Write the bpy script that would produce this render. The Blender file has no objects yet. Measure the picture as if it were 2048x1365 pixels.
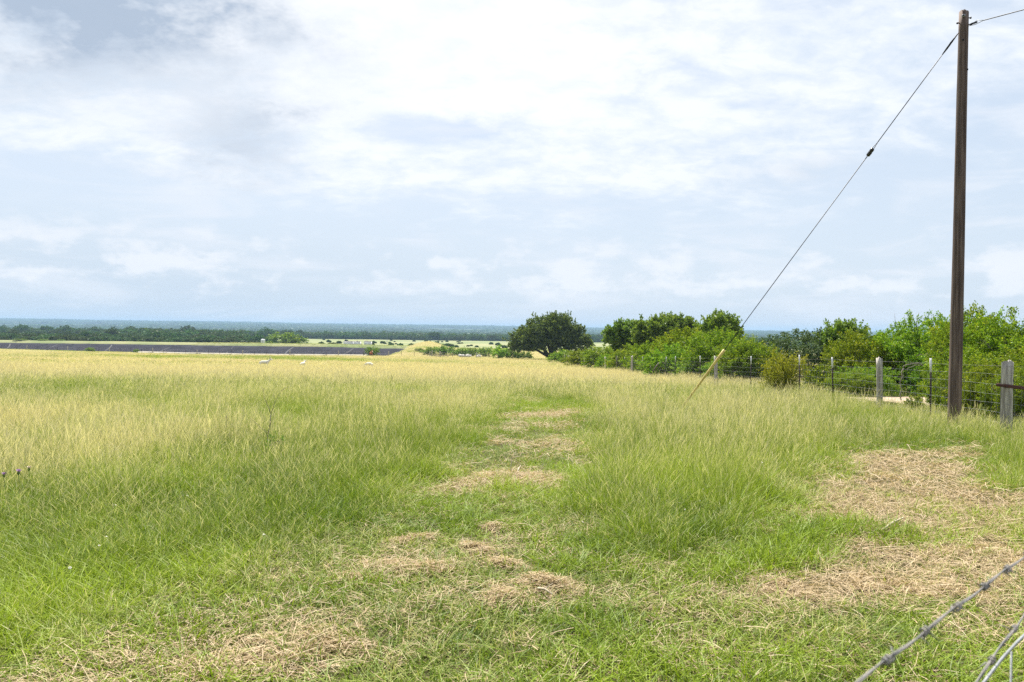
import bpy, bmesh, math, random
import numpy as np
from mathutils import Vector, Matrix

random.seed(7)
RNG = np.random.default_rng(11)
scene = bpy.context.scene
col = scene.collection

# ------------------------------------------------------------------ camera
EYE, FPX = 1.65, 1593.0
PITCH, ROLL = math.radians(0.88), math.radians(0.72)
FW = np.array((0, math.cos(PITCH), -math.sin(PITCH)))
UP0 = np.array((0, math.sin(PITCH), math.cos(PITCH)))
RT0 = np.array((1.0, 0, 0))
RT = math.cos(ROLL) * RT0 + math.sin(ROLL) * UP0
UP = math.cos(ROLL) * UP0 - math.sin(ROLL) * RT0
cam_data = bpy.data.cameras.new("camera")
cam = bpy.data.objects.new("camera", cam_data)
col.objects.link(cam)
m = Matrix.Identity(4)
for i in range(3):
    m[i][0], m[i][1], m[i][2] = RT[i], UP[i], -FW[i]
m[2][3] = EYE
cam.matrix_world = m
cam_data.sensor_width = 36.0
cam_data.lens = FPX / 2048 * 36
cam_data.clip_start, cam_data.clip_end = 0.05, 40000
cam_data.dof.use_dof = True
cam_data.dof.focus_distance = 16.0
cam_data.dof.aperture_fstop = 8.0
scene.camera = cam

def ray(px, py):
    return FW + RT * (px - 1024) / FPX + UP * (682.5 - py) / FPX
def at(px, py, Y):
    d = ray(px, py)
    return np.array((0, 0, EYE)) + d * (Y / d[1])

# ------------------------------------------------------------------ light
SUN_AZ, SUN_EL = math.radians(-14), math.radians(57)     # azimuth from +Y towards +X
SUN_DIR = Vector((math.sin(SUN_AZ) * math.cos(SUN_EL), math.cos(SUN_AZ) * math.cos(SUN_EL), math.sin(SUN_EL)))
sun_data = bpy.data.lights.new("sun", 'SUN')
sun_data.energy = 5.0
sun_data.angle = math.radians(1.2)
sun_data.color = (1.0, 0.95, 0.87)
sun = bpy.data.objects.new("sun", sun_data)
sun.rotation_euler = (-SUN_DIR).to_track_quat('-Z', 'Y').to_euler()
sun.location = (0, 0, 60)
col.objects.link(sun)

class NT:
    """small helper for writing node graphs as expressions"""
    def __init__(self, tree):
        self.t = tree; tree.nodes.clear()
    def n(self, typ, **kw):
        nd = self.t.nodes.new(typ)
        for k, v in kw.items(): setattr(nd, k, v)
        return nd
    def put(self, sock, v):
        if isinstance(v, bpy.types.NodeSocket): self.t.links.new(v, sock)
        elif v is not None: sock.default_value = v
    def math(self, op, a, b=None, c=None, clamp=False):
        nd = self.n('ShaderNodeMath', operation=op, use_clamp=clamp)
        for s, v in zip(nd.inputs, (a, b, c)): self.put(s, v)
        return nd.outputs[0]
    def add(self, a, b): return self.math('ADD', a, b)
    def sub(self, a, b): return self.math('SUBTRACT', a, b)
    def mul(self, a, b): return self.math('MULTIPLY', a, b)
    def div(self, a, b): return self.math('DIVIDE', a, b)
    def step(self, lo, hi, x):
        nd = self.n('ShaderNodeMapRange', interpolation_type='SMOOTHSTEP')
        self.put(nd.inputs[0], x); self.put(nd.inputs[1], lo); self.put(nd.inputs[2], hi)
        return nd.outputs[0]
    def lin(self, lo, hi, a, b, x):
        nd = self.n('ShaderNodeMapRange')
        for i, v in enumerate((x, lo, hi, a, b)): self.put(nd.inputs[i], v)
        return nd.outputs[0]
    def mix(self, f, a, b, blend='MIX'):
        nd = self.n('ShaderNodeMix', data_type='RGBA', blend_type=blend)
        self.put(nd.inputs[0], f)
        for i, v in ((6, a), (7, b)):
            if isinstance(v, (tuple, list)) and len(v) == 3: v = (*v, 1)
            self.put(nd.inputs[i], v)
        return nd.outputs[2]
    def noise(self, vec, scale, detail=4, rough=0.5, dist=0.0, dim='3D'):
        nd = self.n('ShaderNodeTexNoise', noise_dimensions=dim)
        self.put(nd.inputs['Vector'], vec); nd.inputs['Scale'].default_value = scale
        nd.inputs['Detail'].default_value = detail; nd.inputs['Roughness'].default_value = rough
        nd.inputs['Distortion'].default_value = dist
        return nd.outputs[0]
    def vec(self, x, y, z=0.0):
        nd = self.n('ShaderNodeCombineXYZ')
        for s, v in zip(nd.inputs, (x, y, z)): self.put(s, v)
        return nd.outputs[0]
    def mapping(self, vec, scale=(1, 1, 1), loc=(0, 0, 0)):
        nd = self.n('ShaderNodeMapping'); self.put(nd.inputs[0], vec)
        nd.inputs['Scale'].default_value = scale; nd.inputs['Location'].default_value = loc
        return nd.outputs[0]

world = bpy.data.worlds.new("World"); scene.world = world; world.use_nodes = True
W = NT(world.node_tree)
sky = W.n('ShaderNodeTexSky', sky_type='NISHITA')
sky.sun_disc = False
sky.sun_elevation = SUN_EL
sky.sun_rotation = SUN_AZ
sky.altitude = 150; sky.air_density = 1.0; sky.dust_density = 2.2; sky.ozone_density = 1.0
tc = W.n('ShaderNodeTexCoord')
sep = W.n('ShaderNodeSeparateXYZ'); W.put(sep.inputs[0], tc.outputs['Generated'])
sx, sy, sz = sep.outputs
zc = W.math('MAXIMUM', sz, 0.0)
az = W.math('ARCTAN2', sx, sy)                  # azimuth from +Y
el = W.math('ARCSINE', zc)
den = W.add(zc, 0.30)
plane = W.vec(W.div(sx, den), W.div(sy, den), 0.0)   # a flat layer of cloud overhead
def pix_ae(px, py):
    d = ray(px, py); d = d / np.linalg.norm(d)
    return math.atan2(d[0], d[1]), math.asin(d[2])
warp = W.noise(plane, 4.2, 5, 0.64)
def blob(px, py, wpx, hpx, wob=0.10):
    a0, e0 = pix_ae(px, py)
    w = W.mul(W.sub(warp, 0.5), wob * 10)
    da = W.add(W.div(W.sub(az, a0), wpx / FPX), w)
    de = W.add(W.div(W.sub(el, e0), hpx / FPX), W.mul(w, 0.8))
    return W.math('POWER', 2.718, W.mul(W.add(W.mul(da, da), W.mul(de, de)), -1.0))
n_big = W.noise(W.mapping(plane, (1, 1, 1), (3.1, 1.7, 0)), 1.5, 4, 0.58, 0.5)
n_mid = W.noise(W.mapping(plane, (1, 1.5, 1), (8.2, 4.4, 0)), 4.4, 5, 0.62, 0.3)
n_fin = W.noise(W.mapping(plane, (1, 1.3, 1), (2.2, 9.4, 0)), 13.0, 5, 0.62, 0.3)
cov = W.add(W.mul(W.sub(n_big, .5), 1.1), W.add(W.mul(W.sub(n_mid, .5), 0.75), W.mul(W.sub(n_fin, .5), 0.35)))
cov = W.add(cov, W.lin(0.06, 0.24, -0.34, 0.30, el))
for args, amt in (((130, 20, 330, 130), 0.75), ((780, 60, 420, 130), 0.30), ((1180, 150, 430, 170), 0.14), ((330, 250, 330, 90), 0.20), ((640, 360, 420, 60), 0.16), ((1500, 330, 300, 90), 0.08),
                  ((850, 258, 170, 26, .3), -0.62), ((830, 418, 80, 14), -0.40), ((1090, 405, 90, 12), -0.25), ((1330, 140, 80, 40, .4), -0.38), ((1490, 210, 60, 12), -0.35),
                  ((140, 400, 220, 34), -0.36), ((1850, 260, 180, 120), -0.18), ((1560, 480, 260, 50), -0.10)):
    cov = W.add(cov, W.mul(blob(*args), amt))
cover = W.step(-0.12, 0.50, cov)
# brightness of the sheet: thin edges white, thick middles greyer
dark = W.add(W.mul(blob(110, 0, 330, 105, 0.34), 1.55), W.mul(blob(490, 285, 85, 85, 0.45), 0.70))
dark = W.add(dark, W.add(W.mul(blob(1660, 350, 150, 34, 0.25), 0.40), W.mul(blob(200, 345, 150, 24, 0.2), .25)))
dark = W.mul(dark, W.lin(0.34, 0.64, 0.42, 1.15, W.add(W.mul(n_mid, .6), W.mul(n_fin, .4))))
dark = W.math('MINIMUM', dark, 1.0)
warm = blob(900, 30, 620, 300, 0.05)
shade = W.add(W.lin(0.38, 0.60, -0.15, 1.0, W.add(W.mul(n_mid, .55), W.mul(n_fin, .45))), W.mul(warm, 0.45))
shade = W.math('MAXIMUM', W.math('MINIMUM', shade, 1.0), 0.0)
white = W.mix(shade, (2.70, 3.08, 3.55), (3.50, 3.68, 3.92))
white = W.mix(W.mul(warm, 0.55), white, (4.2, 4.2, 4.25))
cloudcol = W.mix(W.mul(dark, 0.92), white, (1.55, 1.92, 2.46))
# small far cumulus near the horizon
ae = W.vec(W.mul(az, 1.0), W.mul(el, 1.9), 0.0)
n_cu = W.noise(W.mapping(ae, (1, 1, 1), (1.3, 0.2, 0)), 19.0, 5, 0.58, 0.1)
n_cl = W.noise(W.mapping(ae, (1, .6, 1), (5.3, 0.9, 0)), 4.2, 2, 0.5)
band = W.mul(W.step(0.018, 0.05, el), W.sub(1.0, W.step(0.075, 0.15, el)))
cu = W.add(n_cu, W.add(W.mul(band, 0.10), W.mul(W.sub(n_cl, 0.5), 0.5)))
for args, amt in (((1110, 560, 90, 26), .14), ((890, 530, 45, 20), .16), ((1340, 545, 45, 28), .14), ((1730, 562, 60, 16), .18), ((2010, 520, 60, 60), .24), ((1860, 470, 40, 26), .22), ((1500, 568, 40, 14), .16)):
    cu = W.add(cu, W.mul(blob(*args), amt))
cu = W.mul(W.mul(W.step(0.55, 0.78, cu), band), 0.75)
# clear air: the physical sky, whitened by moisture towards the horizon
air = W.mix(1.0, sky.outputs[0], (.62, .55, .52), 'MULTIPLY')
base = W.mix(W.lin(0.0, 0.6, 0.90, 0.45, el), air, (2.52, 2.98, 3.52))
base = W.mix(W.mul(W.sub(1.0, W.step(0.0, 0.16, el)), W.step(0.25, -0.45, az)), base, (2.36, 2.78, 3.25))
strat = W.noise(W.mapping(W.vec(az, W.mul(el, 5.0), 0.0), (1, 1, 1), (3.3, 7.1, 0)), 5.0, 5, 0.6, 0.6)
base = W.mix(W.mul(W.step(0.46, 0.70, strat), 0.55), base, (3.25, 3.42, 3.72))
skyc = W.mix(cu, base, (3.45, 3.58, 3.82))
skyc = W.mix(W.mul(cover, 0.96), skyc, cloudcol)
bg = W.n('ShaderNodeBackground'); W.put(bg.inputs[0], skyc); bg.inputs[1].default_value = 0.111
wo = W.n('ShaderNodeOutputWorld'); W.put(wo.inputs[0], bg.outputs[0])

world.cycles.sampling_method = 'MANUAL'; world.cycles.sample_map_resolution = 256
scene.view_settings.view_transform = 'Standard'
scene.view_settings.look = 'None'
scene.view_settings.exposure = 1.3
scene.view_settings.gamma = 1.0
scene.view_settings.use_curve_mapping = False
scene.render.engine = 'CYCLES'
cy = scene.cycles
cy.max_bounces = 6; cy.diffuse_bounces = 3; cy.glossy_bounces = 2; cy.transmission_bounces = 4
cy.transparent_max_bounces = 4; cy.volume_bounces = 1
cy.use_denoising = False
cy.use_adaptive_sampling = False
cy.sample_clamp_indirect = 6.0

# ------------------------------------------------------------------ numeric helpers
def vnoise(x, y, seed=0):
    x = np.asarray(x, float); y = np.asarray(y, float)
    xi = np.floor(x).astype(np.int64); yi = np.floor(y).astype(np.int64)
    fx = x - xi; fy = y - yi
    fx = fx * fx * (3 - 2 * fx); fy = fy * fy * (3 - 2 * fy)
    def h(a, b):
        n = (a * 374761393 + b * 668265263 + seed * 1442695041) & 0xFFFFFFFF
        n = ((n ^ (n >> 13)) * 1274126177) & 0xFFFFFFFF
        return ((n ^ (n >> 16)) & 0xFFFF) / 65535.0
    return (h(xi, yi) * (1 - fx) + h(xi + 1, yi) * fx) * (1 - fy) + (h(xi, yi + 1) * (1 - fx) + h(xi + 1, yi + 1) * fx) * fy
def fbm(x, y, scale, seed=0, octs=3):
    v = 0; a = 0.5; t = 0
    for o in range(octs):
        v = v + a * vnoise(x / scale * 2 ** o, y / scale * 2 ** o, seed + o * 17); t += a; a *= 0.5
    return v / t
def sstep(a, b, x):
    t = np.clip((np.asarray(x, float) - a) / (b - a), 0, 1)
    return t * t * (3 - 2 * t)
def in_poly(poly, x, y):
    x = np.asarray(x, float); y = np.asarray(y, float)
    r = np.zeros(x.shape, bool); n = len(poly)
    for i in range(n):
        x1, y1 = poly[i]; x2, y2 = poly[(i + 1) % n]
        c = ((y1 > y) != (y2 > y)) & (x < (x2 - x1) * (y - y1) / ((y2 - y1) if y2 != y1 else 1e-9) + x1)
        r ^= c
    return r
def poly_dist(poly, x, y):
    """signed distance, positive inside"""
    x = np.asarray(x, float); y = np.asarray(y, float)
    d = np.full(x.shape, 1e9)
    for i in range(len(poly)):
        ax, ay = poly[i]; bx, by = poly[(i + 1) % len(poly)]
        ex, ey = bx - ax, by - ay
        t = np.clip(((x - ax) * ex + (y - ay) * ey) / (ex * ex + ey * ey), 0, 1)
        d = np.minimum(d, np.hypot(x - ax - t * ex, y - ay - t * ey))
    return np.where(in_poly(poly, x, y), d, -d)

# ------------------------------------------------------------------ terrain shape
PIT = [(-290, 262), (-34.5, 209), (-41, 318), (-330, 352)]     # inner rim of the lined basin
FARP = np.array([(240, -6.3), (330, -6.9), (450, -8.4), (800, -11.2), (1000, -16), (1500, -20), (2500, -22), (4000, -12), (6000, 1), (7200, 8), (9800, -20)])
def natural(x, y):
    x = np.asarray(x, float); y = np.asarray(y, float)
    s = 0.0355 + 0.00004 * np.clip(x, -160, 80)
    yy = np.clip(y, 5, 240)
    p = np.where(yy < 25, (yy - 5) ** 2 / 40, 10 + (yy - 25))
    p = np.where(yy > 90, 75 + (0.8 + 0.15 * sstep(-20, -80, x)) * (yy - 90), p)
    z = -s * p
    f = np.interp(y, FARP[:, 0], FARP[:, 1])
    ridge = sstep(2500, 6000, y) * (6 - 0.0032 * x + 14 * (fbm(x, y, 1500, 5) - .5))
    f = f + ridge + sstep(500, 1500, y) * 7 * (fbm(x, y, 600, 8) - .5)
    w = sstep(240, 330, y)
    z = z * (1 - w) + f * w
    z = z + 0.10 * (fbm(x, y, 7, 3) - .5) * sstep(3, 12, y) + 0.5 * (fbm(x, y, 40, 4) - .5) * sstep(30, 90, y)
    return z
def berm(x, y):
    d = poly_dist(PIT, x, y)
    far = sstep(250, 300, y + 0.17 * (x + 40) * -1 * 0)
    b = 1.15 * far * sstep(-0.5, -4, d) * (1 - sstep(-8, -15, d))
    b = b + 2.1 * np.exp(-((x + 27 + 0.05 * (y - 240)) / 7.5) ** 2) * sstep(206, 236, y) * (1 - sstep(300, 335, y)) * sstep(0.3, -3, d)
    return b
def gz(x, y):
    return natural(x, y) + berm(x, y)
def ground_hit(px, py):
    d = ray(px, py); lo, hi_ = 0.5, 1500.0
    t = np.linspace(0, 1, 4000); ys = lo * (hi_ / lo) ** t
    X = d[0] / d[1] * ys; Z = EYE + d[2] / d[1] * ys
    k = np.argmax(Z < gz(X, ys))
    return np.array((X[k], ys[k], gz(X[k], ys[k])))

# ------------------------------------------------------------------ mesh helpers
def mesh_arrays(name, V, quads=None, tris=None, attrs=None, smooth=False):
    me = bpy.data.meshes.new(name)
    V = np.asarray(V, np.float32)
    me.vertices.add(len(V)); me.vertices.foreach_set('co', V.ravel())
    loops, starts, tot = [], [], 0
    for F, k in ((quads, 4), (tris, 3)):
        if F is None or len(F) == 0: continue
        F = np.asarray(F, np.int32)
        loops.append(F.ravel()); starts.append(tot + np.arange(len(F)) * k); tot += F.size
    L = np.concatenate(loops); S = np.concatenate(starts)
    me.loops.add(len(L)); me.loops.foreach_set('vertex_index', L)
    me.polygons.add(len(S)); me.polygons.foreach_set('loop_start', S.astype(np.int32))
    me.update(calc_edges=True); me.validate()
    if smooth: me.polygons.foreach_set('use_smooth', np.ones(len(S), bool))
    for k, v in (attrs or {}).items():
        a = me.attributes.new(k, 'FLOAT', 'POINT'); a.data.foreach_set('value', np.asarray(v, np.float32))
    return me
class MB:
    def __init__(self): self.V = []; self.Q = []; self.T = []
    def tube(self, pts, rad, sides=6, cap=True):
        pts = [Vector(p) for p in pts]
        rad = rad if hasattr(rad, '__len__') else [rad] * len(pts)
        b = len(self.V); ref = None
        for i, p in enumerate(pts):
            t = (pts[min(i + 1, len(pts) - 1)] - pts[max(i - 1, 0)]).normalized()
            if ref is None: ref = t.orthogonal().normalized()
            ref = (ref - t * ref.dot(t)).normalized(); s = t.cross(ref)
            for k in range(sides):
                a = 2 * math.pi * k / sides
                self.V.append(p + (ref * math.cos(a) + s * math.sin(a)) * rad[i])
        for i in range(len(pts) - 1):
            for k in range(sides):
                k2 = (k + 1) % sides
                self.Q.append((b + i * sides + k, b + i * sides + k2, b + (i + 1) * sides + k2, b + (i + 1) * sides + k))
        if cap:
            for i, flip in ((0, True), (len(pts) - 1, False)):
                c = len(self.V); self.V.append(pts[i].copy())
                for k in range(sides):
                    e = (b + i * sides + k, b + i * sides + (k + 1) % sides)
                    self.T.append((c, e[1], e[0]) if flip else (c, e[0], e[1]))
        return self
    def box(self, c, sx, sy, sz, rot=None):
        b = len(self.V); c = Vector(c)
        for dx in (-.5, .5):
            for dy in (-.5, .5):
                for dz in (-.5, .5):
                    v = Vector((dx * sx, dy * sy, dz * sz))
                    if rot is not None: v = rot @ v
                    self.V.append(c + v)
        for f in ((0, 1, 3, 2), (4, 6, 7, 5), (0, 4, 5, 1), (2, 3, 7, 6), (0, 2, 6, 4), (1, 5, 7, 3)):
            self.Q.append(tuple(b + i for i in f))
        return self
    def mesh(self, name, smooth=False):
        return mesh_arrays(name, np.array([tuple(v) for v in self.V]), self.Q or None, self.T or None, smooth=smooth)
def obj(name, me, mat=None, parent=None, loc=None):
    o = bpy.data.objects.new(name, me); col.objects.link(o)
    if mat is not None and me is not None and not me.materials: me.materials.append(mat)
    if parent is not None: o.parent = parent
    if loc is not None: o.location = loc
    return o
def tag(o, label=None, cat=None, group=None, kind=None):
    for k, v in (('label', label), ('category', cat), ('group', group), ('kind', kind)):
        if v: o[k] = v
    return o
def empty(name, loc=(0, 0, 0), rz=0.0, label=None, cat=None, group=None):
    o = bpy.data.objects.new(name, None); col.objects.link(o)
    o.location = tuple(loc); o.rotation_euler = (0, 0, rz); o.empty_display_size = 0.2
    return tag(o, label, cat, group)

# ------------------------------------------------------------------ materials
def material(name):
    mt = bpy.data.materials.new(name); mt.use_nodes = True
    return mt, NT(mt.node_tree)
def finish(N, shader, disp=None):
    o = N.n('ShaderNodeOutputMaterial'); N.put(o.inputs[0], shader)
    if disp is not None: N.put(o.inputs[2], disp)
def principled(N, colr, rough=0.8, metal=0.0, spec=0.3, bump=None, bstr=0.4, bdist=0.02):
    p = N.n('ShaderNodeBsdfPrincipled')
    if isinstance(colr, (tuple, list)) and len(colr) == 3: colr = (*colr, 1)
    N.put(p.inputs['Base Color'], colr); N.put(p.inputs['Roughness'], rough)
    p.inputs['Metallic'].default_value = metal; p.inputs['Specular IOR Level'].default_value = spec
    if bump is not None:
        b = N.n('ShaderNodeBump'); N.put(b.inputs['Height'], bump)
        b.inputs['Strength'].default_value = bstr; b.inputs['Distance'].default_value = bdist
        N.put(p.inputs['Normal'], b.outputs[0])
    return p.outputs[0]
def attr(N, name, kind='GEOMETRY'):
    a = N.n('ShaderNodeAttribute', attribute_type=kind, attribute_name=name)
    return a.outputs['Fac']
def leaf_shader(N, c, trans=0.35, gloss=0.04, rough=0.45, tr_gain=1.25, tt=(1.12, 1.1, 0.6)):
    d = N.n('ShaderNodeBsdfDiffuse'); N.put(d.inputs[0], c)
    t = N.n('ShaderNodeBsdfTranslucent')
    N.put(t.inputs[0], N.mix(1.0, c, tuple(v * tr_gain for v in tt), 'MULTIPLY'))
    a = N.n('ShaderNodeMixShader'); a.inputs[0].default_value = trans
    N.put(a.inputs[1], d.outputs[0]); N.put(a.inputs[2], t.outputs[0])
    g = N.n('ShaderNodeBsdfGlossy'); g.inputs['Roughness'].default_value = rough
    g.inputs[0].default_value = (1, 1, 1, 1)
    b = N.n('ShaderNodeMixShader'); b.inputs[0].default_value = gloss * .3
    N.put(b.inputs[1], a.outputs[0]); N.put(b.inputs[2], g.outputs[0])
    return b.outputs[0]
def leaf_mat(name, c0, c1, c2, trans=0.35, gloss=0.04, objvar=0.25, rough=0.45):
    """per-leaf hue between three leaf colours; whole plants differ a little"""
    mt, N = material(name)
    t = attr(N, 'tint')
    c = N.mix(N.step(0.0, 0.6, t), c0, c1)
    c = N.mix(N.step(0.6, 1.0, t), c, c2)
    oi = N.n('ShaderNodeObjectInfo')
    h = N.n('ShaderNodeHueSaturation'); N.put(h.inputs['Color'], c)
    N.put(h.inputs['Hue'], N.lin(0, 1, 0.5 - .03 * objvar * 2, 0.5 + .03 * objvar * 2, oi.outputs['Random']))
    N.put(h.inputs['Value'], N.lin(0, 1, 1 - objvar * .5, 1 + objvar * .5, oi.outputs['Random']))
    finish(N, leaf_shader(N, h.outputs[0], trans, gloss, rough))
    return mt
def bark_mat(name, c0, c1, sc=(14, 14, 2.0), bstr=0.6, rough=0.9):
    mt, N = material(name)
    tc = N.n('ShaderNodeTexCoord')
    v = N.mapping(tc.outputs['Object'], sc)
    n1 = N.noise(v, 1.0, 7, 0.65, 0.2); n2 = N.noise(N.mapping(tc.outputs['Object'], (2, 2, .8)), 1.6, 4, 0.5)
    c = N.mix(N.step(0.35, 0.68, n1), c0, c1)
    c = N.mix(N.mul(N.step(0.35, 0.75, n2), 0.5), c, tuple(x * .55 for x in c0))
    finish(N, principled(N, c, rough, bump=n1, bstr=bstr, bdist=0.02))
    return mt
def plain_mat(name, c, rough=0.6, metal=0.0, var=0.25, scale=12.0, spec=0.3, dirt=None):
    mt, N = material(name)
    tc = N.n('ShaderNodeTexCoord')
    n = N.noise(tc.outputs['Object'], scale, 5, 0.6)
    cc = N.mix(N.step(0.3, 0.75, n), tuple(x * (1 - var) for x in c), dirt or tuple(min(1, x * (1 + var)) for x in c))
    finish(N, principled(N, cc, rough, metal, spec, bump=n, bstr=0.15, bdist=0.005))
    return mt

M = {}
M['hedge'] = leaf_mat('bright_leaves', (.056, .112, .009), (.130, .208, .016), (.280, .325, .034), 0.36, 0.03, 0.35)
M['dark_leaf'] = leaf_mat('dark_leaves', (.055, .112, .015), (.105, .178, .026), (.185, .250, .046), 0.36, 0.05, 0.3)
M['oak_leaf'] = leaf_mat('oak_leaves', (.045, .084, .020), (.080, .130, .032), (.140, .185, .056), 0.32, 0.05, 0.2)
M['vine'] = leaf_mat('vine_leaves', (.036, .066, .022), (.070, .108, .042), (.125, .160, .078), 0.22, 0.03, 0.2, 0.5)
M['yellow_leaf'] = leaf_mat('yellow_green_leaves', (.110, .140, .015), (.170, .195, .022), (.250, .240, .040), 0.42, 0.03, 0.1)
M['wood_leaf'] = leaf_mat('woodland_leaves', (.024, .050, .014), (.042, .078, .020), (.072, .112, .030), 0.28, 0.03, 0.55)
M['bark'] = bark_mat('grey_bark', (.10, .085, .07), (.20, .18, .155))
M['dark_bark'] = bark_mat('dark_bark', (.035, .028, .022), (.085, .07, .056))
M['twig'] = bark_mat('dead_twig', (.17, .14, .115), (.34, .30, .25), (30, 30, 8))
M['pole'] = bark_mat('creosoted_pole', (.060, .040, .032), (.190, .138, .112), (26, 26, 0.9), 0.5, 0.8)
M['post'] = bark_mat('weathered_post', (.24, .215, .185), (.58, .54, .48), (34, 34, 2.2), 0.9, 0.95)
M['steel_dark'] = plain_mat('dark_steel', (.035, .036, .036), 0.6, 0.3, 0.3, 30, dirt=(.075, .045, .03))
M['white_paint'] = plain_mat('chalky_white_paint', (.66, .66, .67), 0.6, 0, 0.12, 20)
M['galv'] = plain_mat('galvanised_wire', (.30, .31, .33), 0.55, 0.6, 0.25, 40)
M['old_wire'] = plain_mat('weathered_wire', (.21, .21, .215), 0.65, 0.4, 0.2, 60, dirt=(.21, .19, .17))
M['rust'] = plain_mat('rusty_pipe', (.12, .035, .020), 0.85, 0.1, 0.4, 18, dirt=(.06, .025, .02))
M['cable'] = plain_mat('dark_cable', (.028, .029, .032), 0.5, 0.5, 0.2, 40)
M['guard'] = plain_mat('yellow_plastic', (.54, .43, .15), 0.55, 0, 0.18, 9, 0.3)
M['insulator'] = plain_mat('dark_glazed_insulator', (.022, .020, .016), 0.25, 0, 0.3, 30, 0.5)
M['rock'] = plain_mat('pale_limestone', (.52, .50, .45), 0.9, 0, 0.25, 3)
M['stick'] = bark_mat('bleached_stick', (.40, .33, .23), (.62, .55, .42), (40, 40, 8))

# ground: soil and litter near, pasture beyond the basin, woodland floor with clearings far off
mt, N = material('ground')
geo = N.n('ShaderNodeNewGeometry'); sp = N.n('ShaderNodeSeparateXYZ'); N.put(sp.inputs[0], geo.outputs['Position'])
gx, gy, _ = sp.outputs
n1 = N.noise(geo.outputs['Position'], 1.4, 8, 0.65); n2 = N.noise(geo.outputs['Position'], 14.0, 8, 0.7)
n3 = N.noise(N.mapping(geo.outputs['Position'], (1, .6, 1)), 0.035, 5, 0.6); n4 = N.noise(geo.outputs['Position'], 0.0035, 5, 0.6)
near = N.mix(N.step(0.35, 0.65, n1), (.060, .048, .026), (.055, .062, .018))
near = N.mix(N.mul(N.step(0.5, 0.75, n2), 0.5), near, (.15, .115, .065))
mead = N.mix(N.step(0.36, 0.64, n3), (.25, .195, .075), (.17, .165, .052))
mead = N.mix(N.mul(N.step(0.4, 0.7, n1), 0.35), mead, (.34, .29, .13))
past = N.mix(N.step(0.38, 0.62, n3), (.215, .215, .105), (.140, .170, .070))
wood = N.mix(N.step(0.60, 0.66, n4), (.030, .052, .018), (.24, .23, .12))
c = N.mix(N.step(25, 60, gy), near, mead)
c = N.mix(N.step(292, 310, gy), c, past)
c = N.mix(N.step(820, 860, gy), c, wood)
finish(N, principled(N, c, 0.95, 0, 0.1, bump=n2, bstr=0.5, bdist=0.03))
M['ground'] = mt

mt, N = material('sandy_soil')
tc_ = N.n('ShaderNodeTexCoord'); n1 = N.noise(tc_.outputs['Object'], 2.0, 8, 0.65); n2 = N.noise(tc_.outputs['Object'], 25, 5, 0.6)
c = N.mix(N.step(0.3, 0.7, n1), (.28, .215, .150), (.40, .325, .245))
finish(N, principled(N, c, 0.95, 0, 0.1, bump=n2, bstr=0.6, bdist=0.02)); M['sand'] = mt

M['seam'] = plain_mat('pale_weld_seam', (.040, .039, .047), .8, 0, .2, 1.0)
M['gravel'] = plain_mat('dull_gravel', (.26, .235, .175), .95, 0, .3, 2.5)
mt, N = material('pond_liner')
tc_ = N.n('ShaderNodeTexCoord')
n1 = N.noise(N.mapping(tc_.outputs['Object'], (.12, .5, .5)), 1.0, 6, 0.65, 0.4); n2 = N.noise(tc_.outputs['Object'], 0.05, 3)
c = N.mix(N.step(0.3, 0.7, n1), (.014, .014, .019), (.040, .039, .049)); c = N.mix(N.step(.4, .7, n2), c, (.027, .026, .035))
finish(N, principled(N, c, 0.9, 0, 0.04, bump=n1, bstr=0.6, bdist=0.3)); M['liner'] = mt

# grass blade material: h runs along the blade, blade is a per-blade random, dry comes from where the tuft grows
def grass_mat(name, green0, green1, straw0, straw1, tipdry, trans=0.30, gloss=0.05):
    mt, N = material(name)
    h = attr(N, 'h'); r = attr(N, 'blade'); dry = attr(N, 'dry', 'INSTANCER'); var = attr(N, 'var', 'INSTANCER')
    g = N.mix(N.add(N.mul(r, .55), N.mul(var, .5)), green0, green1)
    s = N.mix(r, straw0, straw1)
    d2 = N.add(N.mul(h, tipdry), N.sub(N.mul(dry, 1.5), 0.55))
    d2 = N.add(d2, N.mul(N.sub(r, 0.5), 0.9))
    c = N.mix(N.step(0.15, 0.85, d2), g, s)
    finish(N, leaf_shader(N, c, trans, gloss, 0.5, 1.2, (1.12, 1.12, .75))); return mt
G0, G1 = (.054, .108, .008), (.262, .350, .026)
S0, S1 = (.34, .265, .135), (.55, .46, .260)
M['grass_short'] = grass_mat('short_grass', G0, G1, S0, S1, 0.15)
M['grass_tall'] = grass_mat('tall_grass', (.066, .118, .009), (.268, .345, .032), (.39, .340, .165), (.64, .580, .355), 0.48)
mt, N = material('straw')
r = attr(N, 'blade'); var = attr(N, 'var', 'INSTANCER')
c = N.mix(r, (.25, .180, .095), (.56, .45, .285)); c = N.mix(N.mul(var, 0.35), c, (.31, .22, .13))
finish(N, leaf_shader(N, c, 0.25, 0.05, 0.5, 1.0)); M['straw'] = mt

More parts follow.
